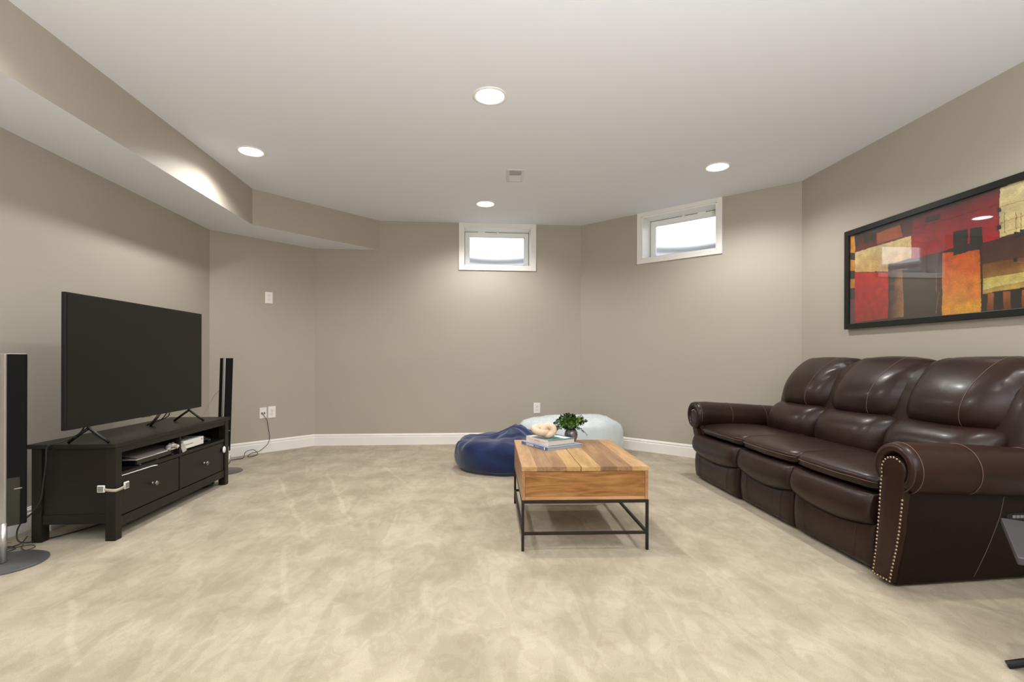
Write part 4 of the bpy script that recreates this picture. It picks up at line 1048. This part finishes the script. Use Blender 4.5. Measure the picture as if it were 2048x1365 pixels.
# text faces +y : local x of text runs from the left end (x=L) to the corner (x=0)
def on_spine(x, z): return Matrix.Translation((x, .0018, z)) @ Matrix.Rotation(pi, 4, 'Z') @ Matrix.Rotation(pi / 2, 4, 'X')
text_mesh('title', 'OCEAN', .0200, M['letter'], b1, on_spine(L1 * .66, .0105) @ Matrix.Scale(1.25, 4, (1, 0, 0)))
B('spine_print', (.012, .020, .0014, .0019, .002, .019), M['bluedark'], b1, bevel=0)
B('spine_print', (.022, .034, .0014, .0019, .002, .019), M['letter'], b1, bevel=0)
B('spine_print', (L1 - .025, L1 - .016, .0014, .0019, .006, .015), M['bluedark'], b1, bevel=0)
B('spine_print', (L1 * .28, L1 * .45, .0014, .0019, .007, .014), M['greyblue'], b1, bevel=0)
b2, L2 = book('thick white-spined book with teal cover lying on the blue book', (.492, 3.205), (.375, 3.432), .225, tz + .0213, .038, M['whitecov'], M['teal'], M['pages'])
for k, (a, b) in enumerate([(.10, .30), (.34, .62), (.66, .9)]):
    B('spine_print', (L2 * a, L2 * b, .0014, .0019, .019, .0225 + .002 * (k == 1)), M['pinkprint'], b2, bevel=0)
B('spine_print', (L2 * .12, L2 * .85, .0014, .0019, .009, .0105), M['pinkprint'], b2, bevel=0)
B('jacket_patch', (L2 - .06, L2 - .005, -.06, -.005, .038, .0384), M['whitecov'], b2, bevel=0)
B('jacket_patch', (.02, .16, -.20, -.15, .038, .0384), M['letter'], b2, bevel=0)

# chain-link ornament: two thick interlocked rings carved from one piece
kn = thing('knot_ornament', 'cream carved wooden knot ornament sitting on the top book', 'ornament', (.49, 3.33, tz + .0597), 0, local=True)
def ring_mesh(R, r, M4, sx=1.0, n=48, k=20):
    V = []; Fc = []
    for i in range(n):
        a = 2 * pi * i / n
        for j in range(k):
            b = 2 * pi * j / k; rr = R + r * cos(b)
            V.append((rr * cos(a) * sx, rr * sin(a), r * sin(b)))
    for i in range(n):
        for j in range(k):
            Fc.append((i * k + j, i * k + (j + 1) % k, ((i + 1) % n) * k + (j + 1) % k, ((i + 1) % n) * k + j))
    return xform((V, Fc), M4)
ra = ring_mesh(.0300, .0235, Matrix.Translation((-.030, .0, .052)) @ Matrix.Rotation(radians(12), 4, 'Y') @ Matrix.Rotation(radians(28), 4, 'X'), 1.25)
rb = ring_mesh(.0300, .0235, Matrix.Translation((.022, -.008, .0505)) @ Matrix.Rotation(radians(-20), 4, 'Y') @ Matrix.Rotation(radians(72), 4, 'X'), 1.1)
mk('link', *ra, M['knot'], kn, smooth=True); mk('link', *rb, M['knot'], kn, smooth=True)

pl = thing('potted_plant', 'green leafy sprigs in a small grey metallic vase on the coffee table', 'plant', (.704, 3.500, tz), 0, local=True)
v, f = lathe([(.024, 0), (.028, .003), (.030, .012), (.036, .022), (.042, .038), (.0435, .055), (.041, .072), (.035, .086), (.028, .094), (.025, .096), (.022, .092), (.030, .075)], 36)
v = [(a * 1.08, b * 1.08, c) for a, b, c in v]
mk('vase', v, f[:-1], M['vase'], pl, smooth=True)
v, f = lathe([(.0245, -.0), (.0290, .002), (.0312, .012), (.0305, .016)], 36); mk('foot_band', v, f, M['vasefoot'], pl, smooth=True)
rnd = random.Random(11); stems = []; LV = []; LF = []; DV = []; DF = []
def leaf(V, Fc, c, d, s, wd):
    d = d.normalized(); side = d.cross(Vector((rnd.uniform(-.4, .4), rnd.uniform(-.4, .4), 1))).normalized() * s * wd; nr = side.cross(d).normalized() * s * .12
    k = len(V); pts = [c, c + d * s * .35 + side - nr, c + d * s * .75 + side * .7 - nr * .5, c + d * s, c + d * s * .75 - side * .7 - nr * .5, c + d * s * .35 - side - nr, c + d * s * .5 + nr]
    V.extend(tuple(p) for p in pts)
    for a, b in ((0, 1), (1, 2), (2, 3), (3, 4), (4, 5), (5, 0)): Fc.append((k + a, k + b, k + 6))
for i in range(52):
    az = rnd.uniform(0, 2 * pi); el = rnd.uniform(.1, 1.45) if i else 1.5
    if i % 6 == 0: el = rnd.uniform(-.15, .2)
    ln = (.125 + .025 * rnd.random()) * (.85 + .15 * cos(el)) * (.92 if el > 1 else 1)
    if i == 0: ln = .155
    d = Vector((cos(az) * cos(el), sin(az) * cos(el), sin(el)))
    p0 = Vector((0, 0, .088)); p1 = p0 + d * ln * .5 + Vector((0, 0, .022)); p2 = p0 + d * ln + Vector((0, 0, -.012 * cos(el)))
    path = catmull([p0, p1, p2], 8); stems.append(tube(path, .0010, 4))
    far = i % 3 == 0
    for k, p in enumerate(path[3:]):
        t = (k + 3) / 16; tan = (path[min(16, k + 4)] - path[k + 2]).normalized()
        for sg in (-1, 1):
            sd2 = tan.cross(Vector((rnd.uniform(-1, 1), rnd.uniform(-1, 1), rnd.uniform(-1, 1)))).normalized()
            s = (.014 if far else .027) * (1.15 - .55 * t) * rnd.uniform(.8, 1.2)
            V_, F_ = (DV, DF) if (far or t > .72) else (LV, LF)
            leaf(V_, F_, p, (tan * .6 + sd2 * sg).normalized(), s, .42 if not far else .34)
v, f = join(*stems); mk('stems', v, f, M['stem'], pl, kind='stuff')
mk('foliage', LV, LF, M['leaf'], pl, kind='stuff', smooth=True)
mk('foliage', DV, DF, M['leafdark'], pl, kind='stuff', smooth=True, label='dark small outer leaves')

# ------------------------------------------------------------------ beanbags
def bag(name, fn, m, parent, nu=96, nv=48):
    V = []; Fc = []
    for j in range(nv + 1):
        ph = -pi / 2 + pi * j / nv
        for i in range(nu):
            V.append(fn(2 * pi * i / nu, ph))
    for j in range(nv):
        for i in range(nu): Fc.append((j * nu + i, j * nu + (i + 1) % nu, (j + 1) * nu + (i + 1) % nu, (j + 1) * nu + i))
    return mk(name, V, Fc, m, parent, smooth=True)
def sp(x, p): return abs(x) ** p * (1 if x >= 0 else -1)
nb = thing('beanbag', 'navy blue suede beanbag behind the coffee table', 'beanbag', (.37, 4.80, 0), 0, local=True)
def navy_fn(a, ph):
    ce, se = sp(cos(ph), .50), sp(sin(ph), .60)
    x = .54 * ce * cos(a); y = .41 * ce * sin(a)
    top = .318 + .010 * sin(x * 9)
    # raised crumpled crown to the right
    g = math.exp(-(((x - .05) / .13) ** 2 + ((y - .02) / .20) ** 2))
    z0 = .150
    if se >= 0: z = z0 + (top - z0) * se + .085 * g * se
    else: z = z0 + z0 * max(-1, se * 1.25)
    # folds
    r = sqrt(x * x + y * y) + 1e-6; an = atan2(y, x)
    fold = sin(an * 9 + 5 * noise.noise(Vector((x * 4, y * 4, 1)))) * .009 * min(1, max(0, z - .16) / .1)
    f2 = noise.noise(Vector((x * 5, y * 5, z * 7))) * .022 + (1 - min(1, 5 * abs(noise.noise(Vector((x * 2.2 + 4, y * 5, z * 6)))))) * -.016 * min(1, max(0, z - .1) / .12)
    k = 1 + (fold + f2) / max(.2, r) * .8
    return (x * k, y * k, max(0.0, z + (fold + f2) * .8 * (1 if z > .03 else 0)))
o = bag('bag', navy_fn, M['navy'], nb, 160, 80)
T('seam', [navy_fn(2 * pi * i / 60, -.50) for i in range(60)], .003, M['bluedark'], nb, n=5, closed=True)
T('seam', [Vector(navy_fn(pi * 1.05, p_ / 20)) + Vector((-.001, 0, .001)) for p_ in range(0, 30)], .0022, M['bluedark'], nb, n=5)
wb = thing('beanbag', 'pale blue-white fluffy beanbag against the back wall corner', 'beanbag', (1.10, 5.48, 0), 0, local=True)
def fluff_fn(a, ph):
    ce, se = sp(cos(ph), .45), sp(sin(ph), .48)
    x = .585 * ce * cos(a); y = .40 * ce * sin(a)
    z0 = .19; top = .420 - .05 * max(0, -x - .25) - .20 * max(0, x - .40)
    z = z0 + ((top - z0) * se if se >= 0 else z0 * max(-1, se * 1.2))
    n = noise.noise(Vector((x * 3.5, y * 3.5, z * 3.5))) * .016 + noise.noise(Vector((x * 16, y * 16, z * 16))) * .007
    r = sqrt(x * x + y * y) + .2
    return (x * (1 + n / r), y * (1 + n / r), max(0.0, z + n * (1 if z > .03 else 0)))
o = bag('bag', fluff_fn, M['fluff'], wb, 128, 64)
FV = []; FF = []; rr_ = random.Random(5)
for _ in range(22000):
    a = rr_.uniform(0, 2 * pi); ph = rr_.uniform(-.9, 1.45)
    p = Vector(fluff_fn(a, ph)); q = Vector(fluff_fn(a + .02, ph)); w_ = Vector(fluff_fn(a, ph + .02))
    nr = (q - p).cross(w_ - p)
    if nr.length < 1e-9: continue
    nr.normalize()
    d = (nr + Vector((rr_.uniform(-.7, .7), rr_.uniform(-.7, .7), rr_.uniform(-.7, .5)))).normalized() * rr_.uniform(.005, .012)
    s = d.cross(Vector((rr_.uniform(-1, 1), rr_.uniform(-1, 1), rr_.uniform(-1, 1)))).normalized() * .0009
    k = len(FV); FV += [tuple(p - s - nr * .002), tuple(p + s - nr * .002), tuple(p + d)]; FF.append((k, k + 1, k + 2))
mk('fur', FV, FF, M['fluffhair'], wb, kind='stuff')

# ------------------------------------------------------------------ near right: side table and tripod leg
sd = thing('side_table', 'grey-topped side table at the right edge beside the near sofa arm', 'side table', (2.02, 1.745, 0), radians(-45), local=True)
# local x runs to the lower right of the picture, local -y towards the camera-left corner
B('top', (0, .46, -.50, 0, .428, .452), M['sidetable'], sd, bevel=.004)
T('column', [(.23, -.25, .01), (.23, -.25, .43)], .022, M['sidetable'], sd, 16)
v, f = lathe([(.16, 0), (.16, .010), (.03, .018)], 40, .23, -.25, 0); mk('foot_plate', v, f, M['sidetable'], sd)

tp = thing('light_stand', 'black tripod light stand with one foot reaching in at the lower right corner', 'tripod', (2.42, 1.20, 0), local=True)
def leg(dx, dy):
    e = Vector((dx, dy, .014)); u_ = (Vector((0, 0, .32)) - e)
    l = T('leg', [e, e + u_], .0095, M['black'], tp, 10)
    B_ = tube([e - u_ * .02, e + u_ * .10], .0135, 10); mk('rubber_foot', *B_, M['black'], l, smooth=False, bevel=.002)
leg(-.575, .355); leg(.50, .1); leg(.1, -.55)
T('pole', [(0, 0, .12), (0, 0, 1.3)], .014, M['black'], tp, 12)
T('collar', [(0, 0, .27), (0, 0, .35)], .024, M['black'], tp, 12)
